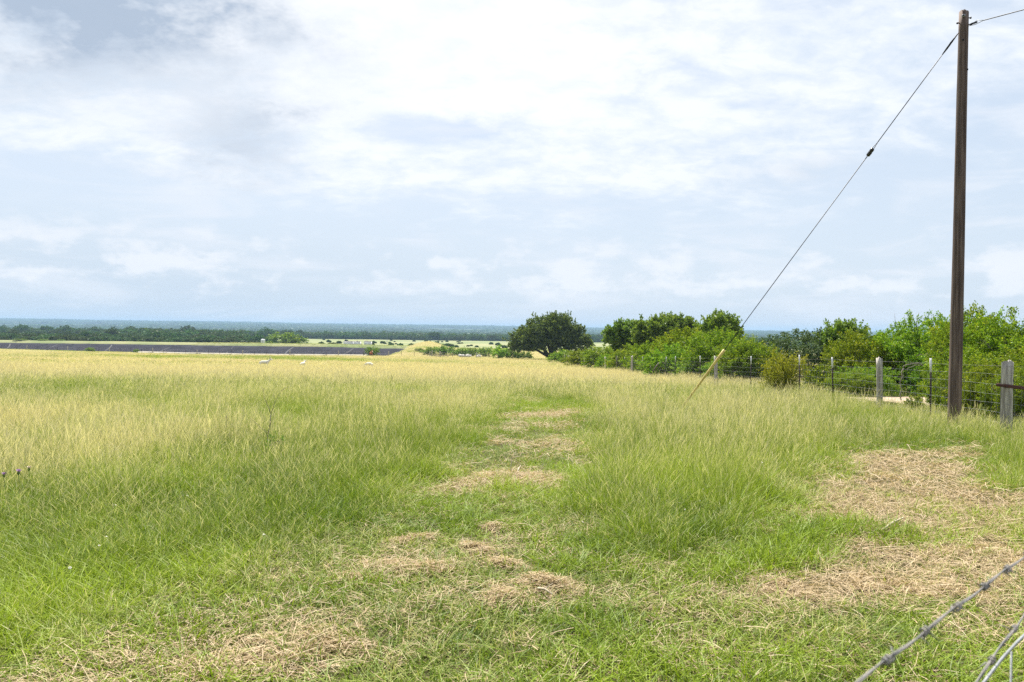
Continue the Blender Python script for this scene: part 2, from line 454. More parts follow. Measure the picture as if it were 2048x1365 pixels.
# ================================================================== terrain
def axis(parts):
    out = []
    for a, b, st in parts: out.append(np.arange(a, b, st))
    return np.unique(np.round(np.concatenate(out), 3))
geo_out = [60 * 1.09 ** k for k in range(1, 60)]; geo_out = [g for g in geo_out if g < 10500] + [10500]
xs = np.unique(np.concatenate([axis([(-340, -60, 5), (-60, -20, 2.5), (-20, 20, 0.8), (20, 60, 2.5)]), [60.0], np.array(geo_out), -340 - (np.array(geo_out) - 60)]))
gy_out = [380 * 1.05 ** k for k in range(0, 80)]; gy_out = [g for g in gy_out if g < 9800] + [9800]
ys = np.unique(np.concatenate([np.array([-600, -300, -150, -80, -40, -20]), axis([(-10, 40, 0.8), (40, 120, 2.5), (120, 380, 3.5)]), np.array(gy_out)]))
XX, YY = np.meshgrid(xs, ys)
ZZ = gz(XX, YY)
dpit = poly_dist(PIT, XX, YY)
ZZ = ZZ - np.where(dpit > 0, np.minimum(dpit / 2.3, 5.5) + 0.9, 0)
nx, ny = len(xs), len(ys)
idx = np.arange(nx * ny).reshape(ny, nx)
Q = np.stack([idx[:-1, :-1], idx[:-1, 1:], idx[1:, 1:], idx[1:, :-1]], -1).reshape(-1, 4)
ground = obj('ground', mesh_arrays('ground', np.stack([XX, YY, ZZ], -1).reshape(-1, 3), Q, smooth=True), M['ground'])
tag(ground, 'rough pasture sloping down to a wooded valley and far ridge', 'ground', kind='structure')

# lined basin: draped sheet with welded, wrinkled seams
us = np.arange(-345, -28, 1.3); vs = np.arange(203, 356, 1.3)
UX, VY = np.meshgrid(us, vs); dl = poly_dist(PIT, UX, VY)
wr = np.zeros_like(UX)
for k in range(75):
    x0 = RNG.uniform(-340, -40); sl = RNG.normal(0.25, 0.35); wd = RNG.uniform(.5, 1.0); am = RNG.uniform(.12, .42)
    wr += am * np.exp(-((UX - x0 - sl * (VY - 320)) / wd) ** 2)
LZ = natural(UX, VY) + berm(UX, VY) * 0.25 - np.clip(dl / 2.3, 0, 5.2) + 0.10 + (wr + 0.10 * fbm(UX, VY, 4, 31)) * sstep(0, 2, dl)
keep = dl > -1.6
idx = np.arange(UX.size).reshape(UX.shape)
Q = np.stack([idx[:-1, :-1], idx[:-1, 1:], idx[1:, 1:], idx[1:, :-1]], -1).reshape(-1, 4)
Q = Q[keep.ravel()[Q].all(1)]
used = np.unique(Q); rem = np.full(UX.size, -1); rem[used] = np.arange(len(used))
liner = obj('pond_liner', mesh_arrays('pond_liner', np.stack([UX, VY, LZ], -1).reshape(-1, 3)[used], rem[Q], smooth=True), M['liner'])
tag(liner, 'dark purplish wrinkled plastic liner of the large empty basin', 'liner', kind='structure')

for k in range(34):
    x0 = -320 + 285 * (k + RNG.uniform(.1, .9)) / 34; sl = RNG.normal(.30, .30); y1 = np.interp(x0, [-330, -41], [352, 318]) - 1.0
    b_V, b_Q = [], []
    for j in range(14):
        yy_ = y1 - j * 1.0; xx_ = x0 + sl * (yy_ - y1) + .25 * math.sin(j * .9 + k); dq = poly_dist(PIT, np.array([xx_]), np.array([yy_]))[0]
        zz_ = float(natural(xx_, yy_) + berm(xx_, yy_) * .25 - np.clip(dq / 2.3, 0, 5.2)) + .16; wz = RNG.uniform(.12, .28)
        b_V += [(xx_ - .32, yy_, zz_), (xx_, yy_ - .05, zz_ + wz), (xx_ + .32, yy_, zz_)]
        if j: q_ = (j - 1) * 3; b_Q += [(q_, q_ + 1, q_ + 4, q_ + 3), (q_ + 1, q_ + 2, q_ + 5, q_ + 4)]
    obj('seam', mesh_arrays('liner_seam', b_V, b_Q), M['liner'] if k % 3 else M['seam'], liner)
# pale gravel apron along the near rim, bare sandy mound flank and the bare track behind the fence
def drape(name, poly, off, mat, step, jag=0.6, label=None, seed=0):
    p = np.array(poly); x0, y0 = p.min(0) - 1; x1, y1 = p.max(0) + 1
    ux, vy = np.meshgrid(np.arange(x0, x1 + step, step), np.arange(y0, y1 + step, step))
    d = poly_dist(poly, ux + (fbm(ux, vy, step * 4, seed) - .5) * jag * 2, vy + (fbm(ux, vy, step * 4, seed + 9) - .5) * jag * 2)
    z = gz(ux, vy) + (off(d) if callable(off) else off)
    ids = np.arange(ux.size).reshape(ux.shape)
    q = np.stack([ids[:-1, :-1], ids[:-1, 1:], ids[1:, 1:], ids[1:, :-1]], -1).reshape(-1, 4)
    q = q[(d > 0).ravel()[q].all(1)]
    u = np.unique(q); r_ = np.full(ux.size, -1); r_[u] = np.arange(len(u))
    o = obj(name, mesh_arrays(name, np.stack([ux, vy, z], -1).reshape(-1, 3)[u], r_[q], smooth=True), mat)
    return tag(o, label, 'ground', kind='structure')
drape('gravel_strip', [(-105, 218.5), (-36, 203.2), (-33, 208.8), (-105, 224.5)], lambda q: .04 + .42 * sstep(0, 2.2, q), M['gravel'], 1.0, 0.8, 'pale gravel strip along the near rim of the basin', 3)
track_c = at(1818, 790, 21.5)
TRACK = [(9.4, 19.6), (12.8, 19.0), (13.6, 24.5), (9.4, 25.5)]
drape('dirt_track', TRACK, 0.07, M['sand'], 0.3, 0.5, 'bare pale dirt track behind the wire fence', 5)

# ================================================================== grass
def blades(n, R, L, w, lean, bend, segs, rng, pw=1.0):
    a = rng.uniform(0, 2 * np.pi, n); rr = R * np.sqrt(rng.uniform(0, 1, n)) ** pw; a2 = rng.uniform(0, 2 * np.pi, n)
    root = np.stack([rr * np.cos(a2), rr * np.sin(a2), np.zeros(n)], -1)
    Ls = rng.uniform(*L, n); ln = rng.uniform(*lean, n); bd = rng.uniform(*bend, n)
    hd = np.stack([np.cos(a), np.sin(a), np.zeros(n)], -1)
    ta = a + np.pi / 2 + rng.uniform(-.9, .9, n); wd = np.stack([np.cos(ta), np.sin(ta), np.zeros(n)], -1)
    V, H = [], []
    for i in range(segs + 1):
        t = i / segs
        p = root + hd * (Ls * (ln * t + bd * t * t))[:, None]
        p[:, 2] += Ls * (t * np.sqrt(np.clip(1 - ln * ln * .6, .05, 1)) - 0.45 * bd * t * t) - 0.015
        if i < segs:
            ww = (w * (1 - t) ** 0.6)
            V += [p - wd * ww / 2, p + wd * ww / 2]; H += [np.full(n, t)] * 2
        else:
            V.append(p); H.append(np.full(n, 1.0))
    V = np.stack(V, 1); H = np.stack(H, 1); k = 2 * segs + 1
    b = (np.arange(n) * k)[:, None]
    Q = np.concatenate([b + np.array([[2 * i, 2 * i + 1, 2 * i + 3, 2 * i + 2]]) for i in range(segs - 1)], 0) if segs > 1 else np.zeros((0, 4), int)
    T = b + np.array([[2 * segs - 2, 2 * segs - 1, 2 * segs]])
    bl = np.repeat(rng.uniform(0, 1, n), k)
    return V.reshape(-1, 3), Q, T, H.ravel(), bl
def stalks(n, R, L, w, hw, lean, rng):
    """flowering stems with a narrow seed head"""
    a = rng.uniform(0, 2 * np.pi, n); a2 = rng.uniform(0, 2 * np.pi, n); rr = R * np.sqrt(rng.uniform(0, 1, n))
    root = np.stack([rr * np.cos(a2), rr * np.sin(a2), np.zeros(n)], -1); Ls = rng.uniform(*L, n); ln = rng.uniform(*lean, n)
    hd = np.stack([np.cos(a), np.sin(a), np.zeros(n)], -1); ta = rng.uniform(0, 2 * np.pi, n); wd = np.stack([np.cos(ta), np.sin(ta), np.zeros(n)], -1)
    V, H = [], []
    for t, ww in ((0, w), (.45, w), (.72, w * .8), (.84, hw), (1, hw * .25)):
        p = root + hd * (Ls * (ln * t + .25 * ln * t * t + (0.12 * max(0, t - .7))))[:, None]; p[:, 2] += Ls * t * (1 - .12 * t)
        V += [p - wd * ww / 2, p + wd * ww / 2]; H += [np.full(n, min(1.6, .5 + t * .9))] * 2
    V = np.stack(V, 1); H = np.stack(H, 1); b = (np.arange(n) * 10)[:, None]
    Q = np.concatenate([b + np.array([[2 * i, 2 * i + 1, 2 * i + 3, 2 * i + 2]]) for i in range(4)], 0)
    return V.reshape(-1, 3), Q, np.zeros((0, 3), int), H.ravel(), np.repeat(rng.uniform(.2, 1, n), 10)
def straws(n, R, L, w, rng, hmax=.05, tilt=.25):
    """loose cut stems lying about"""
    a = rng.uniform(0, 2 * np.pi, n); c = np.stack([rng.normal(0, R * .55, n), rng.normal(0, R * .55, n), rng.uniform(0.0, hmax, n)], -1)
    Ls = rng.uniform(*L, n); tz = rng.normal(0, tilt, n)
    d = np.stack([np.cos(a), np.sin(a), tz], -1) * Ls[:, None]
    s = np.stack([-np.sin(a), np.cos(a), rng.uniform(-.6, .6, n)], -1) * (w / 2)
    bow = np.stack([-np.sin(a) * rng.normal(0, .05, n), np.cos(a) * rng.normal(0, .05, n), np.abs(rng.normal(0, .05, n))], -1) * Ls[:, None]
    V = np.stack([c - d / 2 - s, c - d / 2 + s, c + bow - s, c + bow + s, c + d / 2 - s * .5, c + d / 2 + s * .5], 1)
    b = (np.arange(n) * 6)[:, None]
    Q = np.concatenate([b + np.array([[0, 1, 3, 2]]), b + np.array([[2, 3, 5, 4]])], 0)
    return V.reshape(-1, 3), Q, np.zeros((0, 3), int), np.ones(n * 6), np.repeat(rng.uniform(0, 1, n), 6)
def join(parts):
    V, Qs, Ts, H, B = [], [], [], [], []; o = 0
    for v, q, t, h, b in parts:
        V.append(v); Qs.append(q + o); Ts.append(t + o); H.append(h); B.append(b); o += len(v)
    return np.concatenate(V), np.concatenate(Qs), np.concatenate(Ts), np.concatenate(H), np.concatenate(B)
def tuft_collection(name, makers, mat):
    c = bpy.data.collections.new(name)                      # holds the tufts that the scatter repeats; not in the scene itself
    for i, mk in enumerate(makers):
        V, Q, T, H, B = mk(np.random.default_rng(100 + i * 7))
        me = mesh_arrays('%s_%02d' % (name, i), V, Q, T, {'h': H, 'blade': B}); me.materials.append(mat)
        c.objects.link(bpy.data.objects.new('%s_%02d' % (name, i), me))
    return c
def scatter(name, coll, P, rot, scl, vi, extra, label, cat):
    me = bpy.data.meshes.new(name); me.vertices.add(len(P)); me.vertices.foreach_set('co', np.asarray(P, np.float32).ravel())
    for k, v, ty in (('rot', rot, 'FLOAT_VECTOR'), ('scl', scl, 'FLOAT_VECTOR')):
        a = me.attributes.new(k, ty, 'POINT'); a.data.foreach_set('vector', np.asarray(v, np.float32).ravel())
    a = me.attributes.new('vi', 'INT', 'POINT'); a.data.foreach_set('value', np.asarray(vi, np.int32))
    for k, v in extra.items():
        a = me.attributes.new(k, 'FLOAT', 'POINT'); a.data.foreach_set('value', np.asarray(v, np.float32))
    me.update()
    ng = bpy.data.node_groups.new(name, 'GeometryNodeTree')
    ng.interface.new_socket('Geometry', in_out='INPUT', socket_type='NodeSocketGeometry')
    ng.interface.new_socket('Geometry', in_out='OUTPUT', socket_type='NodeSocketGeometry')
    nd = ng.nodes; gi = nd.new('NodeGroupInput'); go = nd.new('NodeGroupOutput')
    ci = nd.new('GeometryNodeCollectionInfo'); ci.inputs['Collection'].default_value = coll
    ci.inputs['Separate Children'].default_value = True; ci.inputs['Reset Children'].default_value = True
    ip = nd.new('GeometryNodeInstanceOnPoints'); ip.inputs['Pick Instance'].default_value = True
    ng.links.new(gi.outputs[0], ip.inputs['Points']); ng.links.new(ci.outputs[0], ip.inputs['Instance'])
    for k, ty, s in (('vi', 'INT', 'Instance Index'), ('rot', 'FLOAT_VECTOR', 'Rotation'), ('scl', 'FLOAT_VECTOR', 'Scale')):
        na = nd.new('GeometryNodeInputNamedAttribute'); na.data_type = ty; na.inputs[0].default_value = k
        ng.links.new([s_ for s_ in na.outputs if s_.enabled][0], ip.inputs[s])
    ng.links.new(ip.outputs[0], go.inputs[0])
    o = bpy.data.objects.new(name, me); col.objects.link(o)
    md = o.modifiers.new('scatter', 'NODES'); md.node_group = ng
    return tag(o, label, cat, kind='stuff')
def euler_lean(theta, phi):
    st, ct, sp_, cp = np.sin(theta), np.cos(theta), np.sin(phi), np.cos(phi)
    return np.stack([np.arctan2(st * sp_, ct), np.arcsin(np.clip(st * cp, -1, 1)), np.arctan2(sp_, ct * cp)], -1)

# where the mower went, traced on the ground
def gpoly(pts): return [tuple(ground_hit(px, py)[:2]) for px, py in pts]
MOWN = gpoly([(1062, 800), (1152, 806), (1158, 850), (1152, 905), (1138, 960), (1105, 1010), (1110, 1070), (1190, 1130), (1330, 1150), (1450, 1120), (1540, 1070), (1612, 1000), (1664, 936), (1704, 908), (1800, 896), (1935, 896),
              (1975, 950), (2070, 1030), (2300, 1150), (2300, 1700), (-500, 1700), (-300, 1420), (-60, 1372), (150, 1315), (420, 1232), (560, 1172), (700, 1118), (790, 1046), (872, 976), (945, 905), (1002, 846)])
GREENP = gpoly([(1560, 1066), (1725, 1046), (1705, 1090), (1605, 1135), (1500, 1158), (1390, 1160)])
THATCH = [(gpoly([(1705, 915), (1930, 900), (1975, 960), (2000, 1040), (1960, 1105), (1760, 1105), (1730, 1048), (1640, 1048), (1612, 1018)]), .95), (gpoly([(1740, 1000), (2010, 1000), (2080, 1115), (1745, 1115)]), .85),
          (gpoly([(1460, 1155), (1640, 1095), (1780, 1065), (2060, 1080), (2200, 1150), (2060, 1195), (1800, 1216), (1600, 1222), (1430, 1200)]), 1.0),
          (gpoly([(860, 985), (1000, 938), (1135, 950), (1135, 985), (1000, 982), (880, 998)]), 1.0),
          (gpoly([(120, 1322), (420, 1240), (640, 1222), (800, 1262), (770, 1345), (600, 1380), (300, 1375)]), .55),
          (gpoly([(1000, 1200), (1100, 1185), (1300, 1188), (1380, 1218), (1100, 1245)]), .5),
          (gpoly([(1200, 1190), (1460, 1160), (1560, 1230), (1400, 1300), (1250, 1260)]), .2),
          (gpoly([(1030, 830), (1155, 822), (1155, 838), (1020, 846)]), 1.0),
          (gpoly([(1040, 772), (1110, 770), (1120, 780), (1040, 784)]), .8),
          (gpoly([(1180, 786), (1330, 784), (1340, 798), (1180, 800)]), .6),
          (gpoly([(640, 1120), (1120, 1040), (1160, 1130), (960, 1200), (700, 1220)]), .16)]
def fence_x(y): return 8.52 - 0.0105 * y
def zone(x, y):
    d = np.hypot(x, y)
    wob = 0.28 + 0.02 * d
    px_ = x + (fbm(x, y, .8, 21) - .5) * wob * 2; py_ = y + (fbm(x, y, .8, 22) - .5) * wob * 2
    out = sstep(-0.05, 0.45 + .02 * d, -poly_dist(MOWN, px_, py_))        # 0 in the mown strips
    nz = fbm(x, y, 1.6, 23, 3); nb = fbm(x, y + .4 * x, 9, 24, 3); nf = fbm(x * .35, y, 14, 26, 3)
    de = d + 2.2 * sstep(.2, .9, x) * (1 - sstep(4.5, 7, x))
    tallh = 0.18 + 0.20 * sstep(6, 11.5, de) + 0.03 * sstep(.5, 2.5, x) * (1 - sstep(25, 40, d)) * sstep(6, 8, d)
    n06 = fbm(x, y, .55, 27, 2)
    tallh = (1 - .5 * sstep(18, 40, d) * np.clip(2.2 * (.5 - nf), -.3, .8)) * (.70 - .16 * sstep(9, 15, d)) * tallh * (.65 + .7 * nz) * (0.8 + .4 * nb) * (.62 + .76 * n06) * (1 - .22 * sstep(25, 50, d))
    h = (0.035 + 0.07 * nz + .05 * sstep(.55, .75, nb) + .13 * np.clip(n06 - .5, 0, 1)) * (1 - out) + tallh * out
    dry = 0.11 + .18 * sstep(6.5, 9.8, de) + .15 * sstep(16, 50, d) + .16 * sstep(40, 80, d)
    dry = dry + .55 * (nb - .5) + 2.3 * (nf - .5) * sstep(18, 45, d) + .45 * (nz - .5)
    dry = dry * out + (1 - out) * (.26 + .5 * (nz - .45) - .5 * (n06 - .5))
    th = np.zeros_like(x)
    for p, a in THATCH:
        th = np.maximum(th, a * sstep(-.15, .35, poly_dist(p, px_, py_)) * np.clip(.45 + 1.15 * fbm(x, y, .55, 33, 3), 0, 1.2))
    th = np.maximum(th, (1 - out) * .5 * sstep(.58, .76, fbm(x, y, .9, 35, 3)))
    th = th * (1 - .95 * sstep(-.1, .2, poly_dist(GREENP, px_, py_)))
    g = sstep(-.1, .2, poly_dist(GREENP, px_, py_))
    h = h + g * .07; dry = dry - g * .3
    h = h * (1 - .45 * sstep(8.2, 8.8, x) * (1 - sstep(20, 24, y)) * sstep(13, 15.5, y))
    bank = sstep(300, 318, y)
    dry = dry * (1 - .55 * bank); h = h * (1 + .5 * bank)
    h = h * (1 - .55 * sstep(150, 205, y + .12 * np.minimum(x, 0) * -1 * 0))
    return h, np.clip(dry, 0, 1), np.clip(th, 0, 1), out
def band_points(d0, d1, g, seed, kx=0.74, off=1.6):
    rng = np.random.default_rng(seed)
    X = kx * d1 + off
    gx_, gy_ = np.meshgrid(np.arange(-X, X, g), np.arange(max(d0 * .75, -0.2), d1, g))
    x = gx_.ravel() + rng.uniform(-.5, .5, gx_.size) * g; y = gy_.ravel() + rng.uniform(-.5, .5, gx_.size) * g
    d = np.hypot(x, y)
    k = (d >= d0) & (d < d1) & (np.abs(x) < kx * np.maximum(y, 0) + off) & (y > 0.25)
    x, y = x[k], y[k]
    inpit = poly_dist(PIT, x, y) > -1.5
    tr = poly_dist(TRACK, x, y) > -0.1
    hid = (x > fence_x(y) + 14)                              # behind the thicket nothing of it shows
    k = ~(inpit | tr | hid)
    return x[k], y[k]

LOD = [(0.9, 9, .080), (9, 22, .155), (22, 62, .34), (62, 357, 1.05)]
short_mk, tall_mk, straw_mk = [], [], []
NV = 4
for li, (n_s, R_s, w_s) in enumerate(((20, .085, .0062), (36, .15, .006), (52, .34, .011), (50, .9, .028))):
    for v in range(NV):
        short_mk.append(lambda r, n=n_s, R=R_s, w=w_s, s=(3 if R_s < .1 else 2): blades(n, R, ((.07, .21) if R < .1 else (.055, .185)), w, (.05, .8), (.1, .9), s, r))
for li, (n_b, n_st, R_t, w_t) in enumerate(((20, 10, .075, .0044), (34, 19, .14, .0050), (64, 36, .33, .0085), (90, 80, .95, .020))):
    for v in range(NV):
        tall_mk.append(lambda r, nb=n_b, ns=n_st, R=R_t, w=w_t, s=(4 if R_t < .1 else 3): join([blades(nb // 3, R, (.22, .46), w, (.02, .45), (.05, .8), s, r), blades(nb * 2 // 3, R, (.08, .28), w * 1.1, (.05, .8), (.05, 1.0), 2, r), stalks(ns, R, (.34, .80), w * .42, w * .95, (.0, .30), r)]))
for li, (n_w, R_w, w_w, L_w) in enumerate(((24, .12, .0028, (.03, .13)), (34, .2, .0045, (.05, .17)), (44, .42, .009, (.08, .26)), (30, .9, .03, (.25, .6)))):
    for v in range(NV):
        straw_mk.append(lambda r, n=n_w, R=R_w, w=w_w, L=L_w: straws(n, R, L, w, r, .03 + R * .08))
C_short = tuft_collection('short_tuft', short_mk, M['grass_short'])
C_tall = tuft_collection('tall_tuft', tall_mk, M['grass_tall'])
C_straw = tuft_collection('straw_tuft', straw_mk, M['straw'])
S_, T_, H_ = [], [], []
for li, (d0, d1, g) in enumerate(LOD):
    x, y = band_points(d0, d1, g, 50 + li)
    h, dry, th, out = zone(x, y); z = gz(x, y); n = len(x)
    rng = np.random.default_rng(80 + li)
    vi = li * NV + rng.integers(0, NV, n); var = np.clip(.5 + 1.5 * (fbm(x, y, 2.2, 41) - .5) + .9 * (fbm(x, y, .5, 42, 2) - .5) + rng.normal(0, .12, n), 0, 1)
    u = rng.uniform(0, 1, n)
    lean = .035 * np.ones(n) + .09 * rng.normal(0, 1, n); phi = rng.uniform(0, 2 * np.pi, n)
    # short turf everywhere the mower passed, and as a thin under-storey below the tall grass near by
    k = (u > th * .93) & ((out < .8) | (u < .35) | (li == 0)) & (rng.uniform(0, 1, n) < np.clip(.35 + 1.5 * fbm(x, y, .35, 48, 2), 0, 1))
    s = np.clip(h / .11, .5, 2.2); s = np.where(out > .6, np.minimum(s, 1.8), s)
    S_.append((np.stack([x, y, z], -1)[k], np.stack([rng.normal(0, .16, n), rng.normal(0, .16, n), phi], -1)[k], np.stack([.8 + .35 * s, .8 + .35 * s, s * rng.uniform(.75, 1.3, n)], -1)[k], vi[k], dry[k], var[k]))
    cl = fbm(x, y, .42 + .012 * np.hypot(x, y), 47, 2)
    k = ((out > .12) & (u < (.30 + .75 * out) * np.clip(.15 + 1.75 * cl, .25, 1.3))) | (rng.uniform(0, 1, n) < .012)
    s = np.clip(h / .42, .25, 1.5)
    T_.append((np.stack([x, y, z], -1)[k], euler_lean(lean, phi)[k], np.stack([.75 + .3 * s, .75 + .3 * s, s * rng.uniform(.6, 1.45, n) * (.7 + .6 * cl)], -1)[k], vi[k], dry[k], var[k]))
    if li == 3: continue
    x, y = band_points(d0, d1, g * 1.05, 70 + li); h, dry, th, out = zone(x, y); n = len(x); z = gz(x, y)
    u = rng.uniform(0, 1, n); k = (u < th * 1.5 + .16 * (1 - out)); vi = li * NV + rng.integers(0, NV, n)
    H_.append((np.stack([x, y, z + .006], -1)[k], np.stack([rng.normal(0, .1, n), rng.normal(0, .1, n), rng.uniform(0, 6.28, n)], -1)[k],
               (rng.uniform(.8, 1.3, n)[:, None] * np.array([[1, 1, 1.0]]))[k], vi[k], dry[k], np.clip(fbm(x, y, .7, 43) + rng.normal(0, .2, n), 0, 1)[k]))
def cat_(L): return [np.concatenate([a[i] for a in L]) for i in range(6)]
for nm, coll, L, lab, ct in (('short_grass', C_short, S_, 'short bright green turf on the mown strips and between tall stems', 'grass'),
                             ('tall_grass', C_tall, T_, 'tall seeding grass, green below and straw coloured at the tips', 'grass'),
                             ('cut_straw', C_straw, H_, 'tan cut grass lying loose on the mown strips', 'straw')):
    P, R_, Sc, vi, dry, var = cat_(L)
    scatter(nm, coll, P, R_, Sc, vi, {'dry': dry, 'var': var}, lab, ct)
    print(nm, len(P))

# ================================================================== trees and shrubs
def unit(v): return v / np.maximum(np.linalg.norm(v, axis=-1, keepdims=True), 1e-9)
def crown_arrays(lobes, nleaf, L, leaf, upb, rng, shell=.45, spread=.35, low=-.75, curl=.35):
    """sprays of leaves set over lobes (cx,cy,cz,rx,ry,rz,n): each spray is a leafy twig end, with gaps between"""
    C = []; Dn = []; tint0 = []
    for cx, cy, cz, rx, ry, rz, n in lobes:
        v = unit(rng.normal(0, 1, (n * 3, 3))); v = v[v[:, 2] > low][:n]
        r = (shell + (1 - shell) * rng.uniform(0, 1, len(v)) ** .55)
        lump = 1 + .30 * (vnoise(v[:, 0] * 2.3 + cx * 3.1 + 5, v[:, 1] * 2.3 + v[:, 2] * 2.9 + cz, 3) - .5) * 2
        C.append(np.array([cx, cy, cz]) + v * (r * lump)[:, None] * np.array([rx, ry, rz]))
        Dn.append(unit(v * .65 + np.array([0, 0, upb]) + rng.normal(0, curl, v.shape))); tint0.append(rng.uniform(0, 1, len(v)))
    C = np.concatenate(C); Dn = np.concatenate(Dn); tint0 = np.concatenate(tint0); ns = len(C)
    Ls = L * rng.uniform(.6, 1.35, ns)
    t = rng.uniform(0, 1, (ns, nleaf)); rad = spread * L * (1.05 - .75 * t)
    P = C[:, None] + Dn[:, None] * (t * Ls[:, None])[..., None] + rng.normal(0, .5, (ns, nleaf, 3)) * rad[..., None]
    ax = unit(Dn[:, None] * .55 + rng.normal(0, .7, (ns, nleaf, 3)))
    tint = np.clip(.25 * tint0[:, None] + .35 * t + .45 * rng.uniform(0, 1, (ns, nleaf)), 0, 1)
    P = P.reshape(-1, 3); ax = ax.reshape(-1, 3); tint = tint.ravel(); n = len(P)
    b = unit(np.cross(ax, rng.normal(0, 1, (n, 3)))); ls = leaf * rng.uniform(.6, 1.3, n)
    a_ = ax * ls[:, None]; b_ = b * (ls * .30)[:, None]
    V = np.stack([P, P + a_ * .45 + b_, P + a_, P + a_ * .45 - b_], 1).reshape(-1, 3)
    return V, np.arange(n * 4).reshape(-1, 4), np.repeat(tint, 4)
def crown_mesh(name, lobes, nleaf, L, leaf, upb, seed, mat, **kw):
    rng = np.random.default_rng(seed)
    V, Q, t = crown_arrays(lobes, nleaf, L, leaf, upb, rng, **kw)
    V[:, 2] = np.maximum(V[:, 2], .02)
    me = mesh_arrays(name, V, Q, None, {'tint': t}); me.materials.append(mat); return me
def trunk_mb(lobes, r0, rng, stems=1, spread=.15):
    b = MB()
    for s in range(stems):
        bx, by = rng.normal(0, spread, 2) * (stems > 1)
        fork = None
        for i, (cx, cy, cz, rx, ry, rz, n) in enumerate(lobes):
            if stems > 1 and rng.uniform() < .35: continue
            tgt = Vector((cx + rng.normal(0, rx * .25), cy + rng.normal(0, ry * .25), cz + rz * .35))
            p0 = Vector((bx, by, -.15)); h = cz * (.35 if stems == 1 else .2)
            p1 = Vector((bx * 1.2 + cx * .10, by * 1.2 + cy * .10, h))
            p2 = p1.lerp(tgt, .5) + Vector((rng.normal(0, .1), rng.normal(0, .1), .12 * cz))
            rr = r0 * (1 if i == 0 else .75)
            b.tube([p0, p1, p2, tgt], [rr * 1.25, rr * .9, rr * .55, rr * .18], 7)
            for k in range(4):                                           # limbs reaching into the lobe
                q0 = p2.lerp(tgt, rng.uniform(0, .6)); v = unit(rng.normal(0, 1, 3)); v[2] = abs(v[2]) * .7
                q1 = Vector((cx, cy, cz)) + Vector(v * np.array([rx, ry, rz]) * .8)
                b.tube([q0, q0.lerp(q1, .5) + Vector((0, 0, .06 * rz)), q1], [rr * .4, rr * .25, rr * .08], 5)
    return b
def shrub_lobes(rng, w, h, n, spr):
    L = [(0, 0, h * .55, w * .34, w * .34, h * .42, int(spr * .30))]
    for i in range(n):
        a = 2 * math.pi * (i + rng.uniform(-.3, .3)) / n; rr = w * rng.uniform(.20, .34)
        hh = h * (rng.uniform(.22, .36) if i % 2 else rng.uniform(.45, .70))
        L.append((rr * math.cos(a), rr * math.sin(a), hh, w * rng.uniform(.19, .29), w * rng.uniform(.19, .29), min(hh * .98, h * rng.uniform(.22, .36)), int(spr * .7 / n)))
    return L
def plant(name, lobes, cm, tm, bark):
    return dict(name=name, crown=cm, trunk=tm, bark=bark)
def place(proto, loc, rz, sc, label, cat, group=None, name=None):
    e = empty(name or proto['name'], loc, rz, label, cat, group); e.scale = sc if hasattr(sc, '__len__') else (sc, sc, sc)
    obj('crown', proto['crown'], None, e); obj('trunk', proto['trunk'], proto['bark'], e)
    return e
def make_shrub(name, w, h, seed, mat, nl=5, spr=260, nleaf=44, L=.55, leaf=.085, upb=.75, r0=.05, stems=3, bark='bark', **kw):
    rng = np.random.default_rng(seed); lob = shrub_lobes(rng, w, h, nl, spr)
    cm = crown_mesh(name + '_crown', lob, nleaf, L, leaf, upb, seed + 1, M[mat], **kw)
    return plant(name, lob, cm, trunk_mb(lob, r0, rng, stems).mesh(name + '_trunk', True), M[bark])

near_shrubs = [make_shrub('thicket_shrub', 3.6, 3.0, 200 + k * 5, 'hedge', nl=10, spr=720, nleaf=46, L=.36, leaf=.080, upb=.4, spread=.42) for k in range(5)]
mid_shrubs = [make_shrub('thicket_shrub', 4.2, 3.2, 300 + k * 5, 'hedge', nl=10, spr=460, nleaf=34, L=.48, leaf=.135, upb=.4, spread=.42) for k in range(3)]

def top_height(px, ytop, Y):
    p = at(px, ytop, Y); return p[0], p[2] - gz(p[0], Y), gz(p[0], Y)
